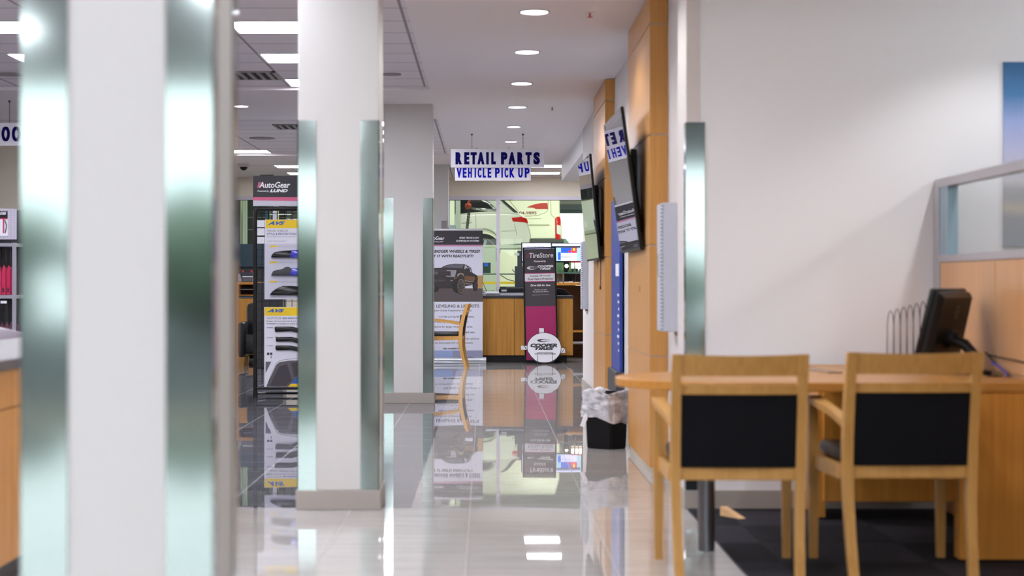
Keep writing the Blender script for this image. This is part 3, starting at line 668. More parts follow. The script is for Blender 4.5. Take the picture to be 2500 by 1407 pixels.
def liner_mat():
    m = bpy.data.materials.new('translucent_bin_bag'); m.use_nodes = True; nt = m.node_tree; nt.nodes.clear()
    o = nt.nodes.new('ShaderNodeOutputMaterial'); d = nt.nodes.new('ShaderNodeBsdfPrincipled'); d.inputs['Base Color'].default_value = (.86, .86, .92, 1); d.inputs['Roughness'].default_value = .3
    tl = nt.nodes.new('ShaderNodeBsdfTranslucent'); tl.inputs[0].default_value = (.8, .8, .85, 1); tr = nt.nodes.new('ShaderNodeBsdfTransparent')
    a = nt.nodes.new('ShaderNodeMixShader'); a.inputs[0].default_value = .25; c = nt.nodes.new('ShaderNodeMixShader')
    g = nt.nodes.new('ShaderNodeTexCoord'); n = nt.nodes.new('ShaderNodeTexNoise'); n.inputs['Scale'].default_value = 14; n.inputs['Detail'].default_value = 5
    mr = nt.nodes.new('ShaderNodeMapRange'); mr.inputs['From Min'].default_value = .35; mr.inputs['From Max'].default_value = .65; mr.inputs['To Min'].default_value = .05; mr.inputs['To Max'].default_value = .5
    nt.links.new(g.outputs['Object'], n.inputs[0]); nt.links.new(n.outputs[0], mr.inputs[0]); nt.links.new(mr.outputs[0], c.inputs[0])
    nt.links.new(d.outputs[0], a.inputs[1]); nt.links.new(tl.outputs[0], a.inputs[2]); nt.links.new(a.outputs[0], c.inputs[1]); nt.links.new(tr.outputs[0], c.inputs[2]); nt.links.new(c.outputs[0], o.inputs[0])
    return m
b = MB(); secs = []
for i in range(26):
    u = i/25
    if u < .2: z = .32+.09*(u/.2); off = -.014
    else: z = .408-.205*((u-.2)/.8); off = .006+.012*((u-.2)/.8)
    r_ = oct_ring(bx, by, .128+off, .11+off, .03, z, 12); q = []
    for k, (px, py, pz) in enumerate(r_):
        d_ = Vector((px-bx, py-by, 0)).normalized(); a = math.atan2(d_.y, d_.x)
        nn = noise.noise(Vector((a*1.6, z*26, 3)))*.022+noise.noise(Vector((a*3.5, z*75, 9)))*.014
        zz = pz+noise.noise(Vector((a*2.2, 4, z*8)))*.016 - (.03*math.sin(a+1)*max(0, u-.5)*2) + (.012*math.sin(a*3+.6) if u < .3 else 0)
        if u >= .2: nn = abs(nn)*1.4
        q.append((px+d_.x*nn, py+d_.y*nn, zz))
    secs.append(q)
b.loft(secs, cap=False); b.xf(rot)
obj('bag_liner', b, liner_mat(), t, smooth=True, keep=True)
b = MB(); b.loft([[(.685, 13.5, .20), (.715, 13.5, .21), (.715, 13.51, .25), (.69, 13.51, .24)], [(.66, 13.48, .165), (.685, 13.48, .155), (.68, 13.49, .175), (.67, 13.49, .18)]])
obj('bag_knot', b, PAPER, t)

# ================================================================== left counter and stool
t = thing('service_counter', 'maple counter with dark top at the lower left edge', 'counter', (-2.1, 7.9, 0))
obj('worktop', MB().box(-2.45, -1.78, 5.2, 10.5, .835, .875, .004), GREYTOP, t)
obj('carcass', MB().box(-2.4, -1.815, 5.25, 10.45, .10, .834), MAPLE, t)
obj('plinth', MB().box(-2.38, -1.86, 5.3, 10.4, 0, .1), BLACK, t)
ys = [5.25, 5.85, 6.45, 7.05, 7.35-.0, 7.95, 8.55, 9.15, 9.75, 10.45]
ys = [5.25, 5.86, 6.46, 7.31, 7.91, 8.5, 9.1, 9.7, 10.45]
for a, c in zip(ys, ys[1:]):
    d_ = obj('drawer', MB().box(-1.814, -1.798, a+.003, c-.003, .69, .832, .002), MAPLE, t)
    obj('handle', MB().tube([(-1.797, (a+c)/2-.0-.11, .765), (-1.775, (a+c)/2-.11, .765), (-1.775, (a+c)/2+.11, .765), (-1.797, (a+c)/2+.11, .765)], .006), CHROME, d_)
    obj('door', MB().box(-1.814, -1.798, a+.003, c-.003, .105, .684, .002), MAPLE, t)
t = thing('office_chair', 'grey rounded office chair behind the counter at the left edge', 'chair', (-2.86, 11.1, 0))
cxx, cyy = -3.12, 11.2
b = MB(); secs = []
for i in range(13):
    u = i/12; z = .56+.345*u; hw = .24*math.sqrt(max(.02, 1-abs(2*u-1)**3.2)); th = .04*math.sqrt(max(.05, 1-abs(2*u-1)**4))
    secs.append([(cxx+.26+hw*math.cos(a), cyy+th*math.sin(a)+.03*(u-.5), z) for a in [2*PI*k/20 for k in range(20)]])
b.loft(secs); obj('backrest', b, mat('grey_vinyl', (112, 104, 114), .35), t, smooth=True)
b = MB(); b.lathe([(.2, .44), (.24, .46), (.24, .5), (.2, .52)], cxx+.26, cyy-.24, 28); obj('seat', b, mat('grey_vinyl', (0, 0, 0)), t, smooth='auto')
b = MB(); b.tube([(cxx+.26, cyy-.24, .06), (cxx+.26, cyy-.24, .45)], .025); b.tube([(cxx+.26, cyy-.1, .45), (cxx+.26, cyy+.05, .47), (cxx+.26, cyy+.05, .66)], .018)
for k in range(5): a = k*2*PI/5; b.tube([(cxx+.26, cyy-.24, .08), (cxx+.26+.27*math.cos(a), cyy-.24+.27*math.sin(a), .02)], .018)
obj('base', b, BLACK, t); t.location.z = 0
# move the stool fully behind the counter
# ================================================================== wiper blade racks
PINK = mat('magenta_pack', (190, 34, 84), .35); PINK2 = mat('light_pink_pack', (232, 110, 150), .35); PEG = mat('pegboard_lavender', (186, 182, 198), .5)
def rack(xr, y, zt, w, label, packm, heads):
    t = thing('wiper_rack', label, 'display rack', (xr-w/2, y, 0), 0, 'wiper blade racks')
    b = MB(); b.box(xr-w, xr, y+.30, y+.33, .05, zt); obj('back_panel', b, mat('dark_rack_back', (58, 56, 64), .6), t)
    b = MB()
    for q in (xr-w, xr-.03): b.box(q, q+.03, y, y+.03, .0, zt-.3); b.box(q, q+.03, y+.0, y+.33, .0, .05)
    for z in (1.06, 1.52, .5): b.box(xr-w+.001, xr-.001, y-.003, y+.298, z-.03, z)
    obj('frame', b, mat('rack_grey_steel', (150, 148, 160), .4, .3), t)
    h = obj('header_panel', MB().box(xr-w, xr+.01, y-.01, y+.0, zt-.27, zt, .001), PEG, t)
    b = MB()
    for i in range(16):
        for j in range(12): b.box(xr-.012-i*.03, xr-.006-i*.03, y-.0115, y-.0101, zt-.02-j*.021, zt-.014-j*.021)
    obj('peg_holes', b, mat('peg_hole', (110, 108, 120), .8), h)
    return t
yA = 17.0; xr = X(38, yA)
t = rack(xr, yA, 1.823, 1.0, 'grey wiper blade rack with pegboard header at the left edge', PINK, 1)
tA = t
b = MB(); b.box(X(-60, yA), X(20, yA), yA-.016, yA-.012, Z(576, yA), Z(516, yA)); s_ = obj('header_card', b, PAPER, t)
b = MB(); b.box(X(-60, yA), X(20, yA), yA-.018, yA-.0165, Z(533, yA), Z(516, yA)); obj('card_band', b, BLACK, s_)
b = MB(); b.box(X(-60, yA), X(20, yA), yA-.018, yA-.0165, Z(535.5, yA), Z(533, yA)); b.box(X(8, yA), X(11.5, yA), yA-.018, yA-.0165, Z(570, yA), Z(535, yA)); obj('card_stripe', b, PINK, s_)
b = MB(); text_into(b, 'BLADES', X(-11, yA), X(16.5, yA), Z(524.5, yA), Z(518.5, yA), yA-.02, bold=.04, shear=.25); obj('lettering', b, PAPER, s_, keep=True)
b = MB(); b.tube([(X(13, yA), yA-.02, Z(537, yA)), (X(17.5, yA), yA-.02, Z(552, yA)), (X(14, yA), yA-.02, Z(570, yA))], .004); obj('blade_drawing', b, BLACK, s_)
yB = 19.0; xrB = X(95, yB)
t = rack(xrB, yB, 1.78, .9, 'darker wiper blade rack behind, half hidden by the foreground column', PINK2, 1)
s_ = obj('header_card', MB().box(X(38, yB), X(95, yB), yB-.02, yB-.012, Z(577, yB), Z(531, yB)), mat('grey_header_card', (160, 154, 156), .5), t)
obj('card_band', MB().box(X(38, yB), X(95, yB), yB-.024, yB-.021, Z(544, yB), Z(531, yB)), mat('charcoal_header', (50, 44, 52), .5), s_)
obj('card_stripe', MB().box(X(38, yB), X(95, yB), yB-.024, yB-.021, Z(546, yB), Z(544, yB)), PINK, s_)
b = MB(); text_into(b, 'INTENTION', X(22, yB), X(62, yB), Z(557, yB), Z(549.5, yB), yB-.025, bold=.03, shear=.25); obj('lettering', b, BLACK, s_, keep=True)
# wiper packs, each its own object
def pack(x, y, z, m, label, grp, w=.035, h=.42, lean=.05):
    t = thing('wiper_pack', label, 'wiper pack', (x, y, z), 0, grp)
    b = MB(); b.prism([(-w/2, 0), (w/2, 0), (w/2, h*.56), (w*.1, h*.56+.03), (-w/2, h*.50)], -.012, .012, 'Y'); obj('card', b, m, t, local=True)
    b = MB(); b.prism([(-w*.42, h*.5), (w*.42, h*.55), (w*.3, h), (-w*.3, h)], -.008, .008, 'Y'); obj('blade_end', b, BLACK, t, local=True)
    b = MB(); b.prism([(-w*.3, .02), (w*.2, .02), (w*.2, .06), (-w*.3, .06)], -.0135, -.0125, 'Y'); obj('barcode_label', b, mat('barcode_grey', (70, 30, 50), .6), t, local=True)
    return t
p0 = pack(0, 0, 0, PINK, '', 'magenta wiper packs on the left rack'); 
k = 0
for (x0, n, step, m, yy, zz, w_, lab, grp) in (
    (X(30, yA), 7, -.044, PINK, yA+.06, 1.064, .04, 'magenta wiper blade pack on the upper shelf of the left rack', 'magenta wiper packs on the left rack'),
    (X(42, yB), 9, .026, PINK2, yB+.05, 1.064, .026, 'pale pink wiper blade pack on the upper shelf of the rear rack', 'pink wiper packs on the rear rack')):
    for i in range(n):
        if k == 0: t = p0
        else: t = copy_tree(p0)
        k += 1
        t.location = (x0+i*step, yy, zz); t.rotation_euler = (0, 0, random.uniform(-.25, .25)); t.scale = (w_/.035, 1, 1)
        tag(t, lab, 'wiper pack', grp)
        if m is PINK2:
            for ch in [q for q in bpy.data.objects if q.parent == t and q.name.startswith('card')]:
                ch.data = ch.data.copy(); ch.data.materials[0] = PINK2
for (x0, n, yy, w_, lab, grp) in ((X(34, yA), 8, yA+.06, .04, 'black and pink wiper blade pack hanging on the lower shelf of the left rack', 'black wiper packs on the left rack'), (X(40, yB), 9, yB+.05, .03, 'black and pink wiper blade pack hanging on the lower shelf of the rear rack', 'black wiper packs on the rear rack')):
    for i in range(n):
        t = copy_tree(p0); t.location = (x0+(-.04*i if yy < 18 else .03*i), yy, .503); t.rotation_euler = (0, 0, random.uniform(-.2, .2)); t.scale = (w_/.035, 1, 1.22)
        tag(t, lab, 'wiper pack', grp)
        for ch in [q for q in bpy.data.objects if q.parent == t and q.name.startswith('card')]:
            ch.data = ch.data.copy(); ch.data.materials[0] = mat('dark_pink_card', (88, 40, 62), .4)
tag(obj('price_tag', MB().box(X(2, yA), X(17, yA), yA-.012, yA-.004, Z(741, yA), Z(735, yA)), PAPER), 'small white price tag on the shelf edge of the left wiper rack', 'price tag')

# ================================================================== AutoGear display rack
y = 19.7
CARB = mat('charcoal_print', (30, 28, 38), .5); PINKP = mat('pink_print', (206, 92, 132), .5); LGREY = mat('pale_grey_print', (196, 196, 210), .5)
YEL = mat('yellow_print', (236, 200, 10), .5); BLU = mat('blue_print', (36, 92, 176), .5); GTXT = mat('grey_text', (120, 118, 130), .6); BTXT = mat('blue_text', (70, 80, 150), .6); DTXT = mat('dark_text', (52, 48, 58), .6); WTXT = mat('white_text', (236, 236, 244), .6)
BOARD = mat('white_display_board', (226, 226, 238), .45)
t = thing('parts_display_rack', 'black wire display rack with hood shield and window visor boards', 'display rack', (-2.07, y, 0))
xl, xr = -2.375, -1.765
b = MB(); b.tube([(xl+.02, y, .0), (xl+.02, y, 1.90), (xl+.045, y, 1.93), (xr-.045, y, 1.93), (xr-.02, y, 1.90), (xr-.02, y, 0)], .022, 12)
b.tube([(xl+.02, y, Z(948, y)), (xr-.02, y, Z(948, y))], .017, 10)
obj('frame', b, BLACKM, t, smooth='auto')
for sx in (xl+.02, xr-.02):
    b = MB(); b.tube([(sx, y, .05), (sx, y, 0)], .026, 12); obj('foot_cap', b, BLACKM, t)
b = MB(); b.tube([(xl+.03, y+.0, .035), (xl+.10, y+.22, .03), (xr-.10, y+.22, .03), (xr-.03, y, .035)], .014, 8); obj('foot_brace', b, BLACKM, t)
b = MB()
k = 0; q = xl+.08
for q in (xl+.088,)+tuple(xl+.17+.075*i for i in range(6)): b.tube([(q, y+.012, .12), (q, y+.012, 1.93)], .0035, 6)
zz = .16
while zz < 1.9: b.tube([(xl+.03, y+.017, zz), (xr-.03, y+.017, zz)], .003, 6); zz += .075
obj('wire_grid', b, BLACKM, t)
h = obj('header_sign', MB().box(xl, xr, y-.02, y-.012, Z(503.5, y), Z(429.5, y), .001), LGREY, t)
D = y-.02
z2 = lambda x_, y_: (X(570+x_/7.035, D), Z(420+y_/7.035, D))
z3 = lambda x_, y_: (X(570+x_/7.818, D), Z(600+y_/7.818, D))
z4 = lambda x_, y_: (X(570+x_/6.118, D), Z(760+y_/6.118, D))
def tx(b, f, s, x0, x1, y0, y1, yy, bold=.02, shear=0, M=None):
    a, c = f(x0, y1); d, e = f(x1, y0); text_into(b, s, a, d, c, e, yy, bold=bold, shear=shear, M=M)
def band(b, f, x0, y0, x1, y1, ya, yb):
    a, c = f(x0, y1); d, e = f(x1, y0); b.box(min(a, d), max(a, d), ya, yb, c, e)
b = MB(); b.box(xl, xr, y-.022, y-.0205, Z(482, y), Z(429.5, y)); obj('print_dark_field', b, CARB, h)
b = MB(); b.prism([(xl, Z(482, y)), (xr, Z(482, y)), (xr, Z(492, y)), (xl, Z(489.5, y))], y-.022, y-.0205, 'Y'); obj('print_pink_stripe', b, PINKP, h)
b = MB()
for i in range(26): a = xl+.02+i*.022; b.prism([(a, Z(482, y)), (a+.002, Z(482, y)), (min(a+.10, xr)+.002, Z(482, y)+min(.10, xr-a)), (min(a+.10, xr), Z(482, y)+min(.10, xr-a))], y-.0226, y-.0222, 'Y') if a+.002 < xr else None
obj('print_weave', b, mat('weave_grey', (66, 64, 74), .5), h)
b = MB(); tx(b, z2, 'AutoGear', 440, 975, 172, 275, y-.024, .02, .18); tx(b, z2, 'Presented by', 415, 610, 312, 352, y-.024, .01, .2); tx(b, z2, 'LUND', 625, 932, 296, 350, y-.024, .05, .3); obj('lettering', b, WTXT, h, keep=True)
b = MB()
for i in range(3): a0, c0 = z2(408+i*14, 270); a1, c1 = z2(432+i*14, 175); b.prism([(a0, c0), (a0+.007, c0), (a1+.007, c1), (a1, c1)], y-.024, y-.0235, 'Y')
obj('print_pink_bars', b, PINKP, h)
obj('header_clip', MB().box(X(635, y), X(668, y), y-.015, y, Z(430, y), Z(427, y)), BLACK, t)
# clipped papers
for (pa, pb) in ((538, 555), (557.5, 575), (579, 595)):
    obj('paper_slip', MB().box(X(627, y), X(646, y), y-.006, y-.003, Z(pb, y), Z(pa, y)), PAPER, t)
def avs(b, f, x0, x1, y0, y1, yy):
    # slanted four-letter style mark reading AVS
    tx(b, f, 'AVS', x0, x1, y0, y1, yy, .05, .45)
b1 = obj('hood_shield_board', MB().box(X(647, y), xr-.01, y-.012, y-.006, Z(731, y), Z(536.5, y)), BOARD, t)
b = MB(); band(b, z2, 552, 822, 1390, 965, y-.014, y-.0125); obj('print_yellow_band', b, YEL, b1)
b = MB(); avs(b, z2, 585, 885, 848, 910, y-.016); obj('lettering', b, BLU, b1, keep=True)
b = MB(); tx(b, z2, 'HOOD SHIELDS', 575, 938, 992, 1028, y-.014, 0); tx(b, z2, 'For Trucks, SUVs, CUVs, and Cars', 575, 1068, 1100, 1124, y-.014, 0); tx(b, z2, 'LIMITED LIFETIME WARRANTY', 575, 915, 1182, 1198, y-.014, 0, .2); obj('lettering', b, GTXT, b1, keep=True)
b = MB(); tx(b, z2, 'STYLE & PROTECTION', 575, 1075, 1048, 1083, y-.014, .015); obj('lettering', b, BTXT, b1, keep=True)
obj('backing_board', MB().box(X(646, y), xr-.008, y-.0125, y-.0122, Z(731, y), Z(595, y)), mat('board_panel', (206, 206, 222), .45), b1)
b = MB()
for (q, r0) in ((0, 28), (303, 335), (672, 702)):
    a, c = z3(690, q); d, e = z3(835, r0); b.prism([(z3(680, r0)), (z3(820, r0)), (z3(835, q)), (z3(695, q))], y-.014, y-.0128, 'Y')
obj('print_yellow_tag', b, YEL, b1)
b = MB()
for q in (5, 312, 680):
    for j in range(2): tx(b, z3, 'Protects the hood from road debris and insects' if j else 'Low profile shield follows the lines of the hood', 865, 1225, q+j*14-2, q+j*14+8, y-.014, 0)
obj('caption_lines', b, GTXT, b1, keep=True)
SH = [[(720, 226), (740, 170), (790, 128), (950, 97), (1230, 85), (1420, 95), (1420, 228)],
      [(722, 568), (760, 490), (830, 464), (930, 450), (1000, 407), (1060, 405), (1110, 438), (1230, 432), (1420, 440), (1420, 570)],
      [(700, 940), (740, 880), (820, 822), (950, 768), (1100, 768), (1230, 778), (1420, 800), (1420, 948)]]
for i, s_ in enumerate(SH):
    b = MB(); b.prism([z3(*p) for p in s_], y-.055, y-.0128, 'Y', bev=.008)
    o = obj('hood_shield', b, [mat('gloss_black_shield', (8, 8, 12), .12, spec=.3), mat('matte_black_shield', (44, 46, 54), .5), mat('gloss_black_shield', (0, 0, 0))][i], b1, smooth='auto')
    if i < 2:
        q = [(1075, 226), (1095, 150), (1110, 93), (1230, 84), (1421, 94), (1421, 228)] if i == 0 else [(1070, 568), (1090, 500), (1125, 436), (1230, 431), (1421, 439), (1421, 570)]
        b = MB(); b.prism([z3(*p) for p in q], y-.0562, y-.0130, 'Y', bev=.008); obj('blue_paint_swatch', b, mat('gloss_blue_paint', (20, 28, 190), .1, coat=1), b1, smooth='auto')
b2 = obj('window_visor_board', MB().box(X(645.5, y), xr-.01, y-.012, y-.006, Z(945, y), Z(750, y)), BOARD, t)
b = MB(); band(b, z3, 595, 1178, 1520, 1340, y-.014, y-.0125); obj('print_yellow_band', b, YEL, b2)
b = MB(); avs(b, z3, 637, 972, 1208, 1275, y-.016); obj('lettering', b, BLU, b2, keep=True)
b = MB(); tx(b, z4, 'VENTVISOR', 490, 715, 90, 120, y-.014, 0, .1); obj('lettering', b, GTXT, b2, keep=True)
b = MB(); tx(b, z4, 'SIDE WINDOW DEFLECTORS', 732, 1150, 94, 118, y-.014, .03); 
for i, q in enumerate((238, 388, 510)): tx(b, z4, ['IN-CHANNEL', 'IN-CHANNEL', 'LOW PROFILE'][i], 495, 590, q, q+15, y-.014, .02)
obj('lettering', b, BTXT, b2, keep=True)
b = MB(); tx(b, z4, 'Keeps rain out and lets fresh air in', 490, 1020, 140, 165, y-.014, .01, .15); tx(b, z4, 'Available in numerous styles and finishes', 490, 1110, 178, 202, y-.014, .01, .15); obj('lettering', b, DTXT, b2, keep=True)
VS = [[(613, 240), (640, 231), (870, 231), (970, 252), (1150, 320), (1150, 385), (960, 322), (860, 300), (640, 310), (622, 306)],
      [(630, 378), (650, 388), (870, 383), (970, 408), (1150, 480), (1150, 540), (960, 478), (860, 452), (640, 455), (636, 440)],
      [(625, 520), (650, 511), (860, 514), (970, 535), (1150, 600), (1150, 660), (960, 603), (860, 580), (640, 586), (630, 575)]]
for s_ in VS:
    b = MB(); b.prism([z4(*p) for p in s_], y-.035, y-.0128, 'Y', bev=.006); obj('window_visor', b, mat('gloss_black_shield', (0, 0, 0)), b2, smooth='auto')
b = MB(); band(b, z4, 500, 620, 535, 655, y-.014, y-.0128); band(b, z4, 545, 620, 580, 655, y-.014, y-.0128); band(b, z4, 556, 668, 566, 705, y-.014, y-.0128); obj('print_icons', b, DTXT, b2)
b = MB(); b.prism([z4(*p) for p in ((478, 755), (565, 755), (478, 930))], y-.0135, y-.0128, 'Y'); obj('print_background', b, mat('mauve_print', (100, 92, 110), .5), b2)
b = MB(); b.prism([z4(*p) for p in ((490, 1130), (540, 1010), (640, 800), (690, 760), (850, 738), (1100, 735), (1300, 760), (1300, 1130))], y-.0138, y-.0130, 'Y'); obj('print_car_side', b, mat('grey_car_print', (86, 82, 88), .5), b2)
b = MB(); b.prism([z4(*p) for p in ((545, 1115), (680, 830), (800, 790), (875, 1040), (780, 1118))], y-.0144, y-.0139, 'Y'); b.prism([z4(*p) for p in ((860, 770), (1000, 752), (1280, 760), (1280, 930), (960, 960), (905, 985))], y-.0144, y-.0139, 'Y'); obj('print_car_window', b, mat('dark_window_print', (58, 52, 60), .5), b2)
b = MB(); b.prism([z4(*p) for p in ((860, 1085), (970, 960), (1100, 960), (1100, 1085))], y-.015, y-.0145, 'Y'); obj('print_blue_patch', b, BLU, b2)
b = MB(); b.prism([z4(*p) for p in ((810, 1128), (860, 1085), (1100, 1085), (1100, 1128))], y-.015, y-.0145, 'Y'); obj('print_yellow_patch', b, YEL, b2)
b = MB()
for p, q in (((495, 1120), (560, 950)), ((560, 950), (640, 775)), ((640, 775), (700, 735)), ((700, 735), (860, 712)), ((860, 712), (1200, 708))):
    A_, B_ = z4(*p), z4(*q); b.tube([(A_[0], y-.0135, A_[1]), (B_[0], y-.0135, B_[1])], .0015, 5)
obj('print_roof_line', b, DTXT, b2)
b = MB()
for s in ((650, 536.5), (702, 536.5)): b.tube([(X(s[0], y), y-.02, Z(s[1]-2, y)), (X(s[0], y), y-.02, Z(s[1]+2, y))], .006)
obj('hook', b, CHROME, t)

# ================================================================== roll-up banner
D = 28.1
t = thing('rollup_banner', 'tall roll-up banner with a dark pickup truck photograph', 'banner', (X(1108, D), D, 0))
x0, x1 = X(1038, D), X(1178.6, D)
zf = lambda a, c: (X(1040+a/7.035, D), Z(540+c/7.035, D)); zg = lambda a, c: (X(1040+a/7.035, D), Z(720+c/7.035, D))
sheet = obj('banner_sheet', MB().box(x0, x1, D, D+.003, Z(880, D), Z(560, D)), mat('lavender_white_vinyl', (222, 224, 242), .5), t)
obj('top_bar', MB().box(x0-.004, x1+.003, D-.006, D+.012, Z(563.5, D), Z(558.5, D), .003), ALU, t)
b = MB(); b.tube([(x0-.03, D+.02, .05), (X(1187, D), D+.02, .05)], .045, 20); b.box(x0-.03, X(1187, D), D-.02, D+.07, .0, .03, .004); obj('roller_base', b, mat('satin_silver', (205, 210, 222), .25, .6), t, smooth='auto')
obj('pole', MB().tube([(X(1108, D), D+.03, .08), (X(1108, D), D+.03, Z(561, D))], .012), ALU, t)
def flat(nm, polys, m, dy, par=sheet):
    b = MB()
    for p in polys: b.prism(p, D-dy-.0012, D-dy, 'Y')
    return obj(nm, b, m, par)
def rect(f, a, c, d, e): return [f(a, c), f(d, c), f(d, e), f(a, e)]
L0 = -14; R0 = 975
flat('print_dark_header', [rect(zf, L0, 165, R0, 407)], CARB, .001)
flat('print_pink_stripe', [rect(zf, L0, 407, R0, 434)], mat('dusty_pink_print', (196, 128, 168), .5), .001)
flat('print_road', [rect(zf, L0, 1155, R0, 1385)], mat('asphalt_print', (84, 76, 78), .6), .001)
flat('print_wall', [rect(zf, 880, 935, R0, 1157), [zf(200, 1140), zf(500, 1140), zf(500, 1162), zf(200, 1162)]], mat('tan_print', (176, 136, 88), .6), .0012)
flat('print_truck_body', [[zf(*p) for p in ((-14, 815), (130, 806), (270, 800), (300, 775), (405, 742), (500, 733), (655, 738), (715, 765), (770, 800), (800, 890), (880, 935), (892, 985), (880, 1090), (800, 1100), (670, 1120), (450, 1160), (-14, 1160))]], mat('truck_dark_print', (42, 36, 38), .5), .003)
flat('print_truck_windscreen', [[zf(*p) for p in ((285, 796), (410, 748), (500, 740), (650, 744), (628, 812), (400, 800))]], mat('truck_glass_print', (92, 92, 106), .4), .0046)
flat('print_truck_window', [[zf(*p) for p in ((668, 752), (700, 772), (718, 808), (690, 832), (655, 838))], [zf(*p) for p in ((722, 785), (755, 800), (790, 885), (760, 872), (750, 830))]], mat('truck_side_glass_print', (168, 168, 180), .4), .0046)
flat('print_truck_headlight', [[zf(*p) for p in ((350, 842), (525, 842), (500, 950), (425, 945), (425, 862), (355, 860))], [zf(*p) for p in ((345, 938), (500, 950), (495, 962), (345, 955))]], mat('headlight_print', (150, 146, 156), .4), .0046)
flat('print_truck_grille', [rect(zf, -14, 850, 345, 862), rect(zf, -14, 905, 345, 915), rect(zf, 210, 1005, 320, 1035), rect(zf, 140, 1005, 190, 1040)], mat('grille_print', (74, 62, 72), .5), .0046)
flat('print_truck_reflection', [[zf(*p) for p in ((662, 940), (838, 958), (838, 1030), (662, 1012))], [zf(*p) for p in ((480, 968), (535, 962), (535, 1000), (480, 1005))]], mat('bronze_print', (112, 78, 40), .5), .0046)
flat('print_truck_highlight', [[zf(*p) for p in ((665, 1018), (838, 1036), (838, 1050), (665, 1036))], [zf(*p) for p in ((670, 1068), (800, 1078), (800, 1090), (670, 1082))], [zf(*p) for p in ((535, 915), (590, 890), (640, 900), (655, 960), (630, 925), (590, 912), (540, 960))], [zf(*p) for p in ((420, 1015), (460, 1015), (460, 1030), (420, 1030))]], mat('silver_print', (150, 132, 118), .5), .0047)
flat('print_truck_mirror', [[zf(*p) for p in ((692, 812), (750, 808), (760, 860), (700, 862), (620, 850))]], mat('truck_dark_print', (0, 0, 0)), .006)
def E(a, c, ra, rc, n=28): return [zf(a+ra*math.cos(2*PI*i/n), c+rc*math.sin(2*PI*i/n)) for i in range(n)]
for i_, e_ in enumerate((E(555, 1110, 110, 130), E(600, 1120, 72, 140), E(150, 1165, 75, 58), E(845, 1110, 46, 95))): flat('print_tyre', [e_], mat('tyre_print', (30, 28, 30), .6), .0056+.0004*i_)
flat('print_tread', [E(604, 1118, 66, 128)], mat('tread_print', (108, 96, 80), .6), .0075)
flat('print_rim', [E(598, 1118, 52, 104), E(855, 1110, 26, 60)], mat('rim_print', (44, 40, 42), .4), .009)
b = MB()
for k in range(9):
    a = k*2*PI/9; b.prism([zf(598+10*math.cos(a+.3), 1118+20*math.sin(a+.3)), zf(598+45*math.cos(a-.1), 1118+90*math.sin(a-.1)), zf(598+45*math.cos(a+.1), 1118+90*math.sin(a+.1))], D-.0112, D-.0105, 'Y')
obj('print_spokes', b, mat('spoke_print', (120, 108, 98), .5), sheet)
b = MB(); ring_into(b, *zf(165, 893), 40/7.035*D/F, 22/7.035*D/F, .0035, D-.007); ring_into(b, *zf(165, 893), 28/7.035*D/F, 12/7.035*D/F, .003, D-.007); obj('print_grille_badge', b, mat('badge_print', (150, 150, 165), .4), sheet, keep=True)
b = MB()
tx(b, zf, 'AutoGear', 10, 318, 262, 325, D-.004, .03, .1); tx(b, zf, 'READYLIFT', 40, 302, 347, 367, D-.004, .02, .3)
tx(b, zf, 'FORD TRUCK & SUV', 572, 916, 272, 304, D-.004, .03, .25); tx(b, zf, 'SUSPENSION SYSTEMS', 515, 916, 325, 354, D-.004, .03, .25)
obj('lettering', b, WTXT, sheet, keep=True)
b = MB()
tx(b, zf, 'BIGGER WHEELS & TIRES?', 143, 930, 495, 545, D-.002, .035, .2); tx(b, zf, 'LIFT IT WITH READYLIFT!', 45, 815, 577, 625, D-.002, .035, .2)
for s, xa, xb, ya in (('Premium Grade Suspension Systems', 40, 782, 255), ('mild lift and big lift kits available.', 215, 832, 363), ('or Level your Truck or SUV.', 125, 727, 448), ('Body allows for larger wheels and tires.', 20, 803, 535), ('and built for street & offroad use.', 80, 840, 622)):
    tx(b, zg, s, xa, xb, ya, ya+38, D-.002, .01)
tx(b, zg, 'Also Available For:', 290, 607, 908, 938, D-.002, .03, .2)
obj('lettering', b, DTXT, sheet, keep=True)
b = MB(); tx(b, zg, 'LEVELING & LIFT KITS', 175, 915, 168, 220, D-.002, .035); tx(b, zg, 'Ask about financing options', 300, 916, 735, 778, D-.002, .01); tx(b, zg, 'See an associate for more details', 60, 805, 808, 842, D-.002, .01); obj('lettering', b, GTXT, sheet, keep=True)
flat('print_sky_photo', [rect(zg, L0, 957, 455, 1100)], mat('pale_blue_print', (150, 170, 216), .5), .001)
flat('print_cloud_photo', [rect(zg, 455, 957, R0, 1100)], mat('cloud_print', (146, 150, 182), .5), .001)
flat('print_car_roof', [[zg(*p) for p in ((640, 1098), (690, 1075), (760, 1068), (850, 1078), (905, 1098))], [zg(*p) for p in ((130, 1098), (180, 1090), (225, 1098))]], mat('navy_print', (58, 62, 104), .5), .0025)

# ================================================================== tire store stand
D = 28.35
t = thing('floor_sign', 'tall black and magenta TireStore floor sign in a black frame', 'sign', (X(1323, D), D, 0))
zs = lambda a, c: (X(1240+a/4.397, D), Z(580+c/4.397, D))
PM = Matrix.Translation((X(1323, D), D, 0)) @ Matrix.Rotation(math.radians(-2.0), 4, 'X') @ Matrix.Rotation(math.radians(-1.1), 4, 'Y') @ Matrix.Translation((-X(1323, D), -D, 0)) 
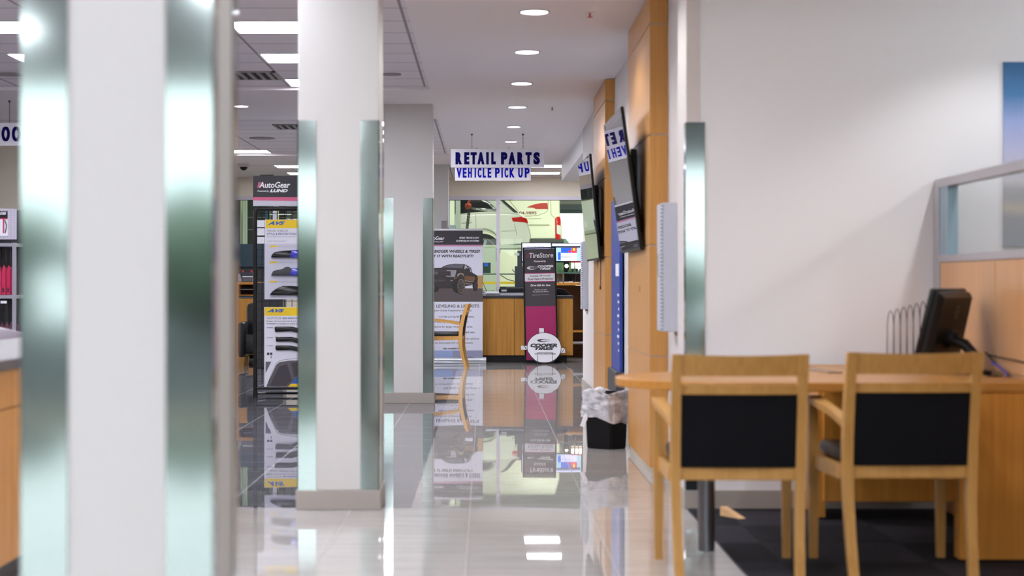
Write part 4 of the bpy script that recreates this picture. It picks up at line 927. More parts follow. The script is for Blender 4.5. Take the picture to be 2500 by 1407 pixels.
# measured at mid height the sign spans 187..545 (zoom units)
fx0, fz0 = zs(182, 1335); fx1, fz1 = zs(541, 103)
e = .024
DX = .018
fz0 = .015
b = MB(); b.box(fx0-DX*0, fx0+e, D-.012, D+.012, fz0, fz1); b.box(fx1-e, fx1, D-.012, D+.012, fz0, fz1); b.box(fx0, fx1, D-.012, D+.012, fz1-.02, fz1); b.box(fx0, fx1, D-.012, D+.012, fz0, fz0+.03)
SHM = Matrix.Identity(4)
obj('frame', b.xf(PM), BLACK, t)
ix0, ix1 = fx0+e, fx1-e
def sbox(nm, y0_, y1_, m, dy, par=None, a=None, c=None):
    z_1 = zs(0, y0_)[1]; z_0 = zs(0, y1_)[1]
    return obj(nm, MB().box(a or ix0, c or ix1, D-dy-.001, D-dy, z_0, z_1).xf(PM), m, par or t)
pn = sbox('sign_panel', 120, 1330, mat('charcoal_sign_print', (62, 56, 62), .5), .0)
sbox('print_magenta_field', 738, 1330, mat('magenta_print', (170, 24, 100), .5), .002, pn)
sbox('print_magenta_line', 379, 478, mat('magenta_print', (0, 0, 0)), .002, pn)
sbox('print_white_band', 387, 469, WTXT, .0035, pn)
b = MB()
z_b, z_t = zs(0, 735)[1], zs(0, 485)[1]
for i in range(46):
    a = ix0-.38+i*.0175; c_ = a+(z_t-z_b)*.7; u0 = max(0, (ix0+.003-a)/(c_-a)); u1 = min(1, (ix1-.006-a)/(c_-a))
    if u1-u0 > .03:
        P0 = (a+(c_-a)*u0, z_b+(z_t-z_b)*u0); P1 = (a+(c_-a)*u1, z_b+(z_t-z_b)*u1)
        b.prism([P0, (P0[0]+.003, P0[1]), (P1[0]+.003, P1[1]), P1], D-.003, D-.0022, 'Y')
obj('print_weave', b.xf(PM), mat('weave_light', (96, 92, 98), .5), pn)
f0 = lambda a, c: (zs(a+(c-720)*-.0225, c))
def stx(b, s, xa, xb, ya, yb, bold=.02, shear=0, dy=.005): tx(b, f0, s, xa, xb, ya, yb, D-dy, bold, shear)
b = MB(); stx(b, 'TireStore', 240, 498, 163, 217, .018, .1); stx(b, 'Powered by', 290, 421, 243, 270, .025, .2); stx(b, 'COOPER', 328, 500, 298, 322, .06, .25); stx(b, 'TIRES', 352, 473, 325, 346, .06, .25)
stx(b, 'Drive Safe for Less', 255, 468, 500, 524, .03, .2); stx(b, 'The tires you want.', 297, 432, 553, 572, .0); stx(b, 'The quality you deserve.', 277, 452, 574, 592, .0); band(b, f0, 272, 617, 458, 619, D-.006, D-.005)
u_ = D/F/4.397
ring_into(b, *f0(267, 325), 52*u_, 18*u_, 3*u_, D-.005, dx=5*u_); ring_into(b, *f0(262, 326), 32*u_, 12*u_, 3*u_, D-.005, dx=5*u_)
obj('lettering', b.xf(PM), WTXT, pn, keep=True)
b = MB(); stx(b, 'Includes', 247, 340, 401, 421, .012, .2); stx(b, '24-', 350, 388, 401, 419, .012, .2); stx(b, 'M', 391, 412, 402, 420, 0, .2); stx(b, 'onth', 414, 466, 401, 420, .012, .2); stx(b, 'Road Hazard Protection', 225, 498, 431, 457, .012, .2); obj('lettering', b.xf(PM), mat('plum_text', (60, 30, 50), .6), pn, keep=True)
b = MB()
for i in range(3): a0, c0 = f0(212+i*9, 215); a1, c1 = f0(218+i*9, 168); b.prism([(a0, c0), (a0+.006, c0), (a1+.006, c1), (a1, c1)], D-.006, D-.005, 'Y')
obj('print_red_bars', b.xf(PM), mat('rose_print', (160, 60, 84), .5), pn)
obj('base_plate', MB().box(X(1285, D), X(1371, D), D-.14, D+.16, 0, .018, .003), BLACKM, t)
# round sign on its wire stand
D2 = 28.05
t = thing('round_sign', 'round white COOPER TIRES sign leaning on a low wire stand', 'sign', (X(1329, D2), D2, 0))
zc = .232; R = .25
M = Matrix.Translation((X(1328.5, D2), D2, zc)) @ Matrix.Rotation(math.radians(-30), 4, 'X')
obj('sign_disc', MB().lathe([(R, -.003), (R, .003)], 0, 0, 56, 'Y').xf(M), WTXT, t)
b = MB(); ring_into(b, 0, 0, R+.002, R+.002, .008, -.0045, n=56); obj('print_border', b.xf(M), mat('plum_border', (70, 50, 70), .5), t, keep=True)
b = MB(); k = D2/F/4.397; kk = k/math.cos(math.radians(30))
def dtx(s, xa, xb, ya, yb, bold=.06, shear=.25): text_into(b, s, (xa-388)*k, (xb-388)*k, (1187-yb)*kk, (1187-ya)*kk, -.006, bold=bold, shear=shear)
dtx('COOPER', 240, 530, 1145, 1183); dtx('TIRES', 282, 490, 1184, 1213); dtx('GO WITH THE COOPERS.', 284, 512, 1246, 1259, .03, .1)
ring_into(b, (381-388)*k, (1187-1112)*kk, 66*k, 17*kk, 4*k, -.006, dx=7*k); ring_into(b, (376-388)*k, (1187-1113)*kk, 42*k, 11*kk, 4*k, -.006, dx=7*k)
obj('lettering', b.xf(M), DTXT, t, keep=True)
for nm, (a, c, d, e_) in {'tab': (338, 978, 388, 1030), 'tab2': (140, 1165, 210, 1206), 'tab3': (566, 1190, 612, 1240)}.items():
    b = MB(); b.box((a-388)*k, (d-388)*k, .004, .008, (1187-e_)*kk, (1187-c)*kk); obj('paper_tab', b.xf(M), PAPER, t)
b = MB(); cx_ = X(1328.5, D2)
b.tube([(cx_-.10, D2-.22, .005), (cx_-.10, D2-.16, .17), (cx_+.115, D2-.16, .17), (cx_+.115, D2-.22, .005)], .004)
b.tube([(cx_-.30, D2-.05, .27), (cx_-.2, D2-.12, .12), (cx_-.1, D2-.16, .02), (cx_+.12, D2-.16, .02), (cx_+.22, D2-.12, .12), (cx_+.31, D2-.05, .24)], .004)
b.tube([(cx_-.10, D2-.22, .005), (cx_-.10, D2+.14, .005), (cx_+.115, D2+.14, .005), (cx_+.115, D2-.22, .005)], .004)
obj('wire_stand', b, BLACKM, t)

# ================================================================== parts counter at the back
D = 28.5
t = thing('parts_counter', 'oak fronted parts counter with a black top at the end of the hall', 'counter', (.3, 29, 0))
xa, xs, xb = -.35, X(1255.5, D), X(1399, D)
obj('worktop', MB().box(xa, X(1400.5, D), D-.02, 29.3, Z(728.5, D), Z(722, D), .003), mat('black_counter_top', (36, 38, 48), .35), t)
for a, c in ((xa, xs-.003), (xs+.003, xb)): obj('front_panel', MB().box(a, c, D, D+.02, Z(868, D)+.0, Z(728.5, D)-.001, .002), COUNTERW, t)
obj('carcass', MB().box(xa, xb-.002, D+.021, 29.25, .12, .95), COUNTERW, t)
obj('plinth', MB().box(xa, xb-.09, D+.05, 29.2, 0, .12), BLACK, t)
def small(name, label, cat, parts, grp=None):
    t = thing(name, label, cat, parts[0][3], 0, grp)
    for nm, b, m, _ in parts: obj(nm, b, m, t)
    return t
ztop = Z(722, D)
y = 28.9
tag(obj('paper_roll', MB().tube([(X(1186, y), y, ztop+.028), (X(1221, y), y, ztop+.028)], .027, 20), PAPER, smooth='auto'), 'white paper roll lying on the left of the parts counter', 'paper roll')
tag(obj('paper_stack', MB().box(X(1221, y), X(1285, y), y-.1, y+.15, ztop+.0005, ztop+.045, .002), PAPER), 'long stack of white paper under the black printer box', 'paper')
t = thing('label_printer', 'black flat printer box on the paper stack, left of the TireStore sign', 'printer', (X(1255, y), y, ztop+.046))
obj('case', MB().box(X(1218, y), X(1290, y), y-.12, y+.15, ztop+.046, ztop+.10, .004), BLACK, t)
obj('lid', MB().box(X(1236, y), X(1290, y), y-.1, y+.14, ztop+.101, ztop+.117, .004), mat('slate_lid', (44, 46, 56), .4), t)
obj('white_label', MB().box(X(1224, y), X(1237, y), y-.124, y-.121, Z(712, y), Z(707.5, y)), PAPER, t)
t = thing('wire_tray', 'small black wire tray on the counter beside the banner', 'tray', (X(1192, y), y+.2, ztop))
b = MB()
for zz in (.01, .045, .07): b.tube([(X(1180, y), y+.1, ztop+zz), (X(1206, y), y+.1, ztop+zz), (X(1206, y), y+.3, ztop+zz), (X(1180, y), y+.3, ztop+zz)], .004, close=True)
for q in (1180, 1188, 1197, 1206): b.tube([(X(q, y), y+.1, ztop+.005), (X(q, y), y+.1, ztop+.07)], .003)
obj('wire_frame', b, BLACKM, t)
b = MB(); b.tube([(X(1179, y), y+.2, Z(665, y)), (X(1178.5, y), y+.2, Z(690, y)), (X(1184, y), y+.2, Z(702, y)), (X(1192, y), y+.2, ztop+.003)], .004)
tag(obj('cable', b, BLACKM), 'thin black cable hanging beside the roll-up banner above the counter', 'cable')
b = MB(); b.tube([(X(1222, 31.9), 31.9, Z(672, 31.9)), (X(1240, 31.9), 31.9, Z(683, 31.9)), (X(1262, 31.9), 31.9, Z(688, 31.9)), (X(1268, 31.9), 31.9, Z(676, 31.9)), (X(1262, 31.9), 31.9, Z(655, 31.9)), (X(1268, 31.3), 31.45, Z(654, 31))], .006)
tag(obj('cable', b, BLACKM), 'longer black cable drooping in front of the workshop window', 'cable'); b = MB()
b.tube([(X(1250, 31.9), 31.9, Z(658, 31.9)), (X(1264, 31.9), 31.9, Z(672, 31.9)), (X(1269, 31.9), 31.9, Z(685, 31.9)), (X(1268, 31.9), 31.9, Z(698, 31.9)), (X(1270, 31.3), 31.48, Z(700, 31.3))], .006)
tag(obj('cable', b, BLACKM), 'short curved black cable just left of the TireStore sign', 'cable')

# rear workstation
D = 30.0
t = thing('rear_workstation', 'tall oak workstation with open shelves behind the parts counter', 'workstation', (1.6, D, 0))
obj('worktop', MB().box(X(1300, D), 2.6, D, 31.6, Z(697, D), Z(690, D), .003), COUNTERW, t)
obj('side_panel', MB().box(X(1300, D), X(1304, D), D+.02, 31.6, 0, Z(697, D)), COUNTERW, t)
dk_ = mat('dark_walnut_interior', (92, 62, 34), .6)
obj('back_panel', MB().box(X(1305, D), 2.6, 30.9, 30.93, 0, Z(697.5, D)), dk_, t)
obj('shelf', MB().box(X(1305, D), 2.6, D+.05, 30.9, Z(812, D), Z(808, D)), COUNTERW, t)
obj('foot_rail', MB().tube([(X(1398, D), D+.1, Z(838, D)), (2.5, D+.1, Z(838, D))], .022), ALU, t)
obj('upper_shelf', MB().box(X(1355, D), 2.6, 30.6, 31.4, Z(668, D), Z(665, D)), mat('pale_shelf', (186, 190, 196), .4), t)
obj('divider', MB().box(X(1380, D), X(1382, D), 30.62, 31.29, Z(690, D)+.001, Z(668, D)), mat('pale_shelf', (0, 0, 0)), t)
obj('pigeonhole_back', MB().box(X(1355, D), 2.6, 31.3, 31.35, Z(690, D)+.001, Z(668, D)), mat('pale_grey_back', (150, 152, 160), .5), t)
t = thing('keyboard', 'black keyboard lying on the far end of the parts counter', 'keyboard', (X(1372, 29), 29, ztop))
obj('case', MB().prism([(X(1358, 28.9), ztop+.001), (X(1388, 28.9), ztop+.001), (X(1390, 28.9), ztop+.03), (X(1380, 28.9), ztop+.09), (X(1360, 28.9), ztop+.11)], 28.85, 29.0, 'Y', bev=.01), BLACK, t)
SCRW = mat('lit_screen_white', (200, 205, 255), .3, emit=(215, 222, 255), estr=.75); SCRB = mat('lit_screen_blue', (30, 80, 190), .3, emit=(40, 92, 200), estr=.8)
SCRR = mat('lit_screen_red', (200, 50, 70), .3, emit=(205, 50, 80), estr=.8); SCRY = mat('lit_screen_yellow', (240, 200, 60), .3, emit=(240, 196, 60), estr=.8); SCRC = mat('lit_screen_cyan', (150, 190, 215), .3, emit=(160, 200, 225), estr=.7); SCRK = mat('lit_screen_dark', (30, 36, 48), .3, emit=(60, 70, 90), estr=.3)
D = 30.3
def monitor(xa, xb, ya, yb, label, D=30.3):
    t = thing('desk_monitor', label, 'monitor', (X((xa+xb)/2, D), D+.1, Z(690, 30)), 0, 'monitors on the rear workstation')
    obj('bezel', MB().box(X(xa, D), X(xb, D), D, D+.04, Z(yb, D), Z(ya, D), .003), BLACK, t)
    b = MB(); b.box(X((xa+xb)/2, D)-.03, X((xa+xb)/2, D)+.03, D+.041, D+.07, Z(690, 30), Z((ya+yb)/2, D)); b.box(X((xa+xb)/2, D)-.12, X((xa+xb)/2, D)+.12, D, D+.2, Z(690, 30)+.0005, Z(690, 30)+.012); obj('stand', b, BLACK, t)
    return t
zm = lambda a, c: (X(1090+a/7.353, D), Z(470+c/7.353, D))
def scr(par, nm, a, c, d, e_, m, dy=.002):
    p, q = zm(a, c); r, s = zm(d, e_); return obj(nm, MB().box(p, r, D-dy-.001, D-dy, s, q), m, par)
m1 = monitor(1272.5, 1345, 592.5, 641, 'lit monitor with a pale page left of and behind the TireStore sign')
s1 = scr(m1, 'screen', 1362, 912, 1872, 1235, SCRW)
b = MB(); tx(b, zm, 'Please Enter Order - Internal Parts', 1450, 1760, 960, 980, D-.005, 0); obj('screen_text', b, DTXT, s1, keep=True)
m2 = monitor(1346.5, 1418, 593.5, 641, 'lit monitor showing a blue and red web page right of the TireStore sign')
s2 = scr(m2, 'screen', 1895, 918, 2415, 1232, SCRC)
scr(s2, 'page_toolbar', 1895, 965, 2400, 992, SCRK, .004); scr(s2, 'page_top', 1895, 918, 2400, 962, SCRW, .004)
scr(s2, 'page_sidebar', 2003, 1075, 2050, 1210, SCRB, .004); scr(s2, 'page_banner', 2055, 995, 2240, 1085, SCRB, .004); scr(s2, 'page_photo', 2245, 992, 2340, 1085, SCRR, .004)
scr(s2, 'page_logo', 2268, 1000, 2310, 1050, SCRY, .006); scr(s2, 'page_button', 2180, 1045, 2235, 1075, SCRR, .006); scr(s2, 'page_body', 2055, 1090, 2340, 1232, SCRW, .004)
scr(s2, 'page_rule', 2055, 1155, 2240, 1163, SCRK, .006)
# gauges: lit meters on the workstation
GL = mat('lit_gauge', (255, 230, 210), .3, emit=(255, 226, 205), estr=3.0); RED = mat('red_cap', (150, 16, 24), .4)
zk = lambda a, c: (X(1170+a/9.615, 30.2), Z(600+c/9.615, 30.2))
u9 = 30.2/F/9.615
tt = thing('gauge_panel', 'row of lit gauges in black housings right of the TireStore sign', 'gauge panel', (X(1400, 30.2), 30.3, Z(668, 30.2)))
g0 = zk(1985, 620); g1 = zk(2420, 370)
b = MB(); b.box(g0[0], zk(2110, 0)[0], 30.2, 30.35, zk(0, 570)[1], zk(0, 385)[1], .004); obj('clock_case', b, BLACK, tt)
p = zk(2050, 478); obj('clock_face', MB().lathe([(46*u9, 30.197), (46*u9, 30.199)], p[0], p[1], 28, 'Y'), GL, tt)
b = MB(); b.tube([(p[0]-.012, 30.194, p[1]-.006), (p[0], 30.194, p[1]), (p[0]+.018, 30.194, p[1]+.012)], .0025); obj('clock_hand', b, BLACK, tt)
for q in (2195, 2290, 2375):
    p = zk(q, 470)
    obj('tube_light', MB().box(p[0]-34*u9, p[0]+34*u9, 30.2, 30.24, p[1]-68*u9, p[1]+68*u9, .008), GL, tt)
    obj('red_cap', MB().box(p[0]-38*u9, p[0]+38*u9, 30.19, 30.25, p[1]+70*u9, p[1]+110*u9, .004), RED, tt)
    obj('lower_valve', MB().tube([(p[0]-.0, 30.22, zk(0, 620)[1]), (p[0], 30.22, p[1]-70*u9)], 24*u9), mat('dark_chrome', (80, 82, 90), .2, .8), tt)
obj('base_bar', MB().box(zk(1860, 0)[0], g1[0], 30.2, 30.38, zk(0, 655)[1], zk(0, 622)[1]), mat('green_tray', (70, 104, 92), .4), tt)
# clutter of papers on worktop
for i, (q, w_) in enumerate(((1366, 8), (1378, 10), (1390, 9), (1403, 12))):
    tag(obj('loose_papers', MB().box(X(q, 30.1), X(q+w_, 30.1), 30.05, 30.3, Z(690, 30)+.0006, Z(690, 30)+.008+.004*(i % 3)).xf(Matrix.Identity(4)), PAPER), ['sheaf of papers nearest the TireStore sign on the oak workstation', 'second sheaf of papers on the oak workstation', 'third sheaf of papers on the oak workstation', 'sheaf of papers by the hall wall on the oak workstation'][i], 'papers', 'papers on the rear workstation')
t = thing('desk_phone', 'dark phone handset at the right end of the oak workstation', 'phone', (X(1400, 30.1), 30.1, Z(690, 30)+.013))
b = MB(); b.prism([(X(1396, 30.1), Z(690, 30)+.013), (X(1408, 30.1), Z(690, 30)+.013), (X(1406, 30.1), Z(683, 30)), (X(1399, 30.1), Z(681, 30))], 30.06, 30.14, 'Y'); obj('body', b, BLACK, t)
obj('antenna', MB().tube([(X(1405, 30.1), 30.1, Z(683, 30)), (X(1407, 30.1), 30.1, Z(668, 30))], .006), mat('dark_chrome', (0, 0, 0)), t)
# dark equipment cabinet in front of window, behind sign
t = thing('equipment_stack', 'dark equipment with pale notes stuck on it, left of the TireStore sign', 'equipment', (X(1268, 31), 31.2, 0))
obj('cabinet', MB().box(X(1258, 31), X(1290, 31), 31.1, 31.5, 0, Z(650, 31)), mat('slate_equipment', (46, 54, 62), .5), t)
obj('upper_unit', MB().box(X(1264, 31), X(1276, 31), 31.1, 31.4, Z(650, 31), Z(612, 31)), mat('slate_equipment', (0, 0, 0)), t)
obj('pinned_note', MB().box(X(1256, 31), X(1268, 31), 31.05, 31.06, Z(624, 31), Z(618, 31)), mat('pale_note', (186, 200, 190), .6), t)

# ================================================================== left rear: desk, phone, chairs, partition
D = 29.0
t = thing('tall_oak_desk', 'tall oak desk with open pigeonholes behind the parts display', 'desk', (-3.3, D, 0))
xa, xb = X(577, D), X(654, D)
obj('worktop', MB().box(xa, xb, D-.02, D+.6, Z(695, D), Z(689, D), .002), COUNTERW, t)
obj('side_panel', MB().box(xa, xa+.035, D, D+.58, 0, Z(695, D)), COUNTERW, t)
obj('side_panel', MB().box(xb-.03, xb, D, D+.58, 0, Z(695, D)), COUNTERW, t)
obj('back_panel', MB().box(xa+.035, xb-.03, D+.5, D+.52, .02, Z(695, D)), dk_, t)
obj('shelf', MB().box(xa+.036, xb-.031, D, D+.5, Z(722, D), Z(720, D)), COUNTERW, t)
obj('shelf', MB().box(xa+.036, xb-.031, D-.01, D+.5, Z(728, D), Z(724, D)), mat('slate_shelf', (76, 84, 96), .5), t)
obj('door', MB().box(xa+.04, xb-.035, D, D+.02, .1, Z(729, D)), COUNTERW, t)
obj('paper_tray', MB().box(xa+.05, xb-.05, D+.05, D+.3, Z(708, D), Z(706, D)), mat('grey_tray', (110, 108, 120), .5), t)
y = D-.0; zt = Z(689, D)+.001
t = thing('printer', 'grey desktop printer on the tall oak desk beside the phone', 'printer', (X(604, y), y+.2, zt))
obj('body', MB().box(X(591, y), X(616.5, y), y+.02, y+.34, zt, Z(674, y), .006), mat('slate_printer', (92, 94, 106), .4), t)
obj('lid', MB().box(X(590, y), X(617, y), y+.01, y+.36, Z(673.5, y), Z(665, y), .006), mat('dark_printer_lid', (48, 50, 60), .35), t)
obj('front_lip', MB().box(X(592, y), X(616, y), y-.0, y+.02, Z(677, y), Z(674.5, y), .001), PAPER, t)
t = thing('phone', 'grey desk phone standing at the left end of the tall oak desk', 'phone', (X(585, y), y+.1, zt))
b = MB(); b.prism([(X(580, y), zt), (X(590, y), zt), (X(589, y), Z(680, y)), (X(583, y), Z(670, y)), (X(580, y), Z(669, y))], y+.04, y+.14, 'Y', bev=.006); obj('handset', b, mat('silver_phone', (160, 160, 172), .3), t)
b = MB(); b.tube([(X(580, y), y+.1, zt+.01), (X(578, y), y+.08, zt+.04), (X(582, y), y+.06, zt+.06)], .006); obj('cord', b, BLACK, t)
for i, q in enumerate((586.5, 609)):
    tag(obj('red_bottle', MB().lathe([(.02, Z(665, y)+.001), (.024, Z(664.5, y)), (.024, Z(661, y)), (.02, Z(660, y))], X(q, y), y+.2 if i else y+.25, 16), RED, smooth='auto'), ['small red item left behind the printer lid', 'small red item standing on the printer lid'][i], 'bottle')
D = 31.2
tag(obj('teal_screen', MB().box(-4.64, X(655, D), D, D+.04, Z(652, D), Z(596, D), .003), mat('dark_teal_fabric', (42, 62, 74), .8)), 'dark teal fabric privacy screen below the workshop window at the left', 'privacy screen')
tag(obj('screen_base_cabinet', MB().box(-4.64, X(655, D), D+.045, D+.4, 0, Z(600, D)), mat('dark_base', (40, 46, 52), .6)), 'dark low cabinet behind the teal screen', 'cabinet')
# black leather tub chair
t = thing('leather_armchair', 'black leather tub armchair with tapered wooden feet behind the parts display', 'armchair', (-3.15, 27.7, 0))
cx_, cy_ = X(631, 27.4), 27.75
b = MB(); b.box(cx_-.22, cx_+.24, cy_-.30, cy_+.15, .16, .44, .04); obj('seat', b, LEATHER, t, smooth='auto')
b = MB(); b.box(cx_-.24, cx_+.26, cy_+.15, cy_+.32, .16, .89, .07); obj('backrest', b, LEATHER, t, smooth='auto')
for s in (-1, 1):
    b = MB(); b.box(cx_+s*.245-.06-(.0), cx_+s*.245+.06, cy_-.34, cy_+.14, .12, .62, .05); obj('armrest', b, LEATHER, t, smooth='auto')
for sx in (-.25, .25):
    for sy in (-.28, .24):
        b = MB(); a, c = cx_+sx, cy_+sy; b.loft([[(a-.03, c-.03, 0), (a+.03, c-.03, 0), (a+.03, c+.03, 0), (a-.03, c+.03, 0)], [(a-.045, c-.045, .118), (a+.045, c-.045, .118), (a+.045, c+.045, .118), (a-.045, c+.045, .118)]]); obj('foot', b, BEECH, t)
tag(obj('black_cabinet', MB().box(X(622, 26.4), X(690, 26.4), 26.4, 26.9, 0, Z(690, 26.4), .01), LEATHER), 'tall black cabinet seen through the wire grid behind the display boards', 'cabinet')

# ================================================================== workshop
CONC = mat('workshop_concrete', (150, 156, 146), .5); WG = mat('workshop_wall_pale_green', (214, 215, 204), .7)
struct('floor', MB().box(-14, 14, 32.2, 56, -.1, 0), CONC)
struct('ceiling', MB().box(-14, 14, 32.15, 56.2, 5.4, 5.6), mat('workshop_ceiling', (120, 126, 124), .9))
struct('wall_workshop_left', MB().box(-14.2, -14, 32, 56, 0, 5.5), WG); struct('wall_workshop_right', MB().box(14, 14.2, 32, 56, 0, 5.5), WG)
mb = MB(); oz = Z(521, 56)
ox0, ox1 = X(1372, 56)-.15, X(1500, 56); px0, px1 = X(1160, 56), X(1295, 56)
mb.box(-14, px0, 56, 56.2, 0, 5.4); mb.box(px0, px1, 56, 56.2, 2.15, 5.4); mb.box(px0, px1, 56, 56.2, 0, .3); mb.box(px1, ox0, 56, 56.2, 0, 5.4); mb.box(ox0, ox1, 56, 56.2, oz, 5.4); mb.box(ox1, 14, 56, 56.2, 0, 5.4)
struct('wall_workshop_back', mb, WG)
mb = MB(); mb.box(ox0, ox1, 55.9, 55.99, oz, oz+.12); mb.box(ox0, ox1, 55.7, 55.98, Z(513, 56), Z(500, 56)); struct('door_1', mb, mat('grey_shutter', (110, 120, 128), .5))
mb = MB(); mb.box(-14, 14, 32.155, 32.3, 3.1, 5.4); struct('wall_workshop_front', mb, WG)
DS = 43.0
def S(a, c): return (X(a, DS), Z(c, DS))
car = thing('white_suv', 'white SUV raised on a lift behind the workshop window', 'car', (0, DS+1, 1.6))
CARW = mat('pearl_white_paint', (238, 239, 230), .18, coat=.6)
arch = [S(1180+41*math.cos(a), 601-41*math.sin(a)) for a in [PI*i/14 for i in range(15)]]
lower = [S(1292, 594), S(1297, 577), S(1293, 560), S(1288, 545), S(1280, 531), S(1270, 522), S(1240, 519), S(1180, 519.5), S(1100, 523), S(820, 530), S(760, 545), S(750, 600), S(1139, 601)]
lower = arch[0:1] + [S(1292, 594), S(1297, 577), S(1293, 560), S(1288, 545), S(1280, 531), S(1270, 522), S(1240, 519), S(1180, 519.5), S(1100, 523), S(820, 530), S(760, 545), S(750, 601)] + arch[::-1][:-1]
b = MB(); b.prism(lower, DS, DS+1.9, 'Y', bev=.05); obj('body', b, CARW, car, smooth='auto')
cab = [S(1266, 522), S(1219, 486), S(1190, 472), S(1100, 466), S(960, 470), S(880, 524)]
b = MB(); lean = lambda z: .03+.11*(z-Z(522, DS))/(Z(486, DS)-Z(522, DS)); inn = [(x, DS+lean(z), z) for x, z in cab]; out = [(x, DS+1.9-lean(z), z) for x, z in cab]
b.loft([inn, out]); obj('cabin', b, CARW, car)
def onside(pts, off=0):   # points on the leaning cabin side
    out = []
    for a, c in pts:
        x, z = S(a, c); f_ = (z-Z(522, DS))/(Z(486, DS)-Z(522, DS)); out.append((x, DS+.03+.11*f_-off, z))
    return out
def sidepoly(pts, nm, m, off=.012, par=car):
    b = MB(); A = onside(pts, off); B = onside(pts, -.004); b.loft([A, B]); return obj(nm, b, m, par)
DG = mat('dark_tinted_glass', (30, 34, 34), .25, spec=.15)
sidepoly([(1000, 523), (1000, 484), (1130, 486), (1172, 489), (1190, 497), (1208, 515), (1150, 519), (1122, 522)], 'side_window', DG)
b = MB(); b.tube(onside([(1000, 482), (1130, 484), (1172, 487), (1192, 495), (1212, 514)], .02), .03, 8); b.tube(onside([(1212, 514), (1180, 511), (1150, 509)], .02), [.03, .045, .03], 8); obj('chrome_trim', b, CHROME, car, smooth=True)
b = MB(); b.loft([[(S(1224, 488)[0], DS+.1, S(0, 488)[1]), (S(1262, 521)[0], DS+.02, S(0, 521)[1]), (S(1252, 521)[0], DS+.02, S(0, 521)[1]), (S(1216, 488)[0], DS+.1, S(0, 488)[1])], [(S(1224, 488)[0], DS+1.7, S(0, 488)[1]), (S(1266, 521)[0], DS+1.8, S(0, 521)[1]), (S(1256, 521)[0], DS+1.8, S(0, 521)[1]), (S(1216, 488)[0], DS+1.7, S(0, 488)[1])]])
b.xf(Matrix.Translation((.03, 0, .02))); obj('rear_window', b, DG, car)
b = MB(); b.prism([S(1249, 532), S(1272, 529), S(1286, 534), S(1290, 545), S(1280, 543), S(1252, 541)], DS-.015, DS+.25, 'Y', bev=.01); obj('tail_light', b, mat('red_lens', (190, 24, 24), .15, emit=(190, 20, 20), estr=.15), car, smooth='auto')
b = MB(); b.tube([(S(1128, 543)[0], DS-.03, S(0, 543)[1]), (S(1152, 541)[0], DS-.03, S(0, 541)[1])], .022, 10); obj('door_handle', b, CARW, car, smooth='auto')
b = MB()
for p in ([(1161, 522), (1162, 545), (1162, 575), (1150, 590)], [(1224, 565), (1258, 564)], [(1256, 546), (1262, 575)]): b.tube([(S(a, c)[0], DS-.001, S(a, c)[1]) for a, c in p], .004, 5)
obj('panel_gap', b, mat('gap_grey', (96, 98, 90), .8), car)  # thin grey lines along the body seams
w_ = S(1150, 615)
b = MB(); b.lathe([(.36, DS+.06), (.38, DS+.1), (.38, DS+.26), (.36, DS+.3)], S(1180, 0)[0], Z(612, DS), 40, 'Y'); obj('tyre', b, mat('tyre_rubber', (30, 36, 34), .8), car, smooth='auto')
b = MB(); cx_, cz_ = S(1180, 612)
b2_ = []
for k in range(6): a = k*PI/3+.3; b.prism([(cx_+.05*math.cos(a+.6), cz_+.05*math.sin(a+.6)), (cx_+.25*math.cos(a+.12), cz_+.25*math.sin(a+.12)), (cx_+.25*math.cos(a-.12), cz_+.25*math.sin(a-.12)), (cx_+.05*math.cos(a-.6), cz_+.05*math.sin(a-.6))], DS+.03, DS+.06, 'Y')
b.tube([(cx_+.27*math.cos(a), DS+.05, cz_+.27*math.sin(a)) for a in [2*PI*i/32 for i in range(32)]], .018, 6, close=True); obj('wheel_rim', b, CHROME, car)
b = MB(); b.prism([S(1232, 594), S(1292, 594), S(1284, 599), S(1232, 600)], DS+.05, DS+1.8, 'Y'); obj('lower_bumper', b, mat('dark_bumper', (62, 78, 72), .6), car)
# lift
t = thing('vehicle_lift', 'pale vehicle lift carrying the white SUV', 'vehicle lift', (0, DS+1, 0))
LM = mat('pale_green_steel', (196, 206, 186), .4)
obj('runway', MB().box(X(760, DS), X(1300, DS), DS-.05, DS+.35, Z(606, DS), Z(598.5, DS)), LM, t)
obj('runway', MB().box(X(760, DS), X(1300, DS), DS+1.55, DS+1.95, Z(606, DS), Z(598.5, DS)), LM, t)
D_ = 41.5
for a, c in ((1096, 1110), (1112, 1124)):
    obj('post', MB().box(X(a, D_), X(c, D_), D_, D_+.25, 0, 4.2, .01), LM if a < 1100 else mat('grey_green_steel', (150, 156, 150), .4), t)
obj('post', MB().box(X(592, 36), X(601, 36), 36, 36.2, 0, 4.2, .01), LM, t); obj('cross_brace', MB().box(X(1094, D_), X(1112, D_), D_-.03, D_, Z(620, D_), Z(550, D_)), mat('slate_blue_steel', (120, 136, 148), .4), t)
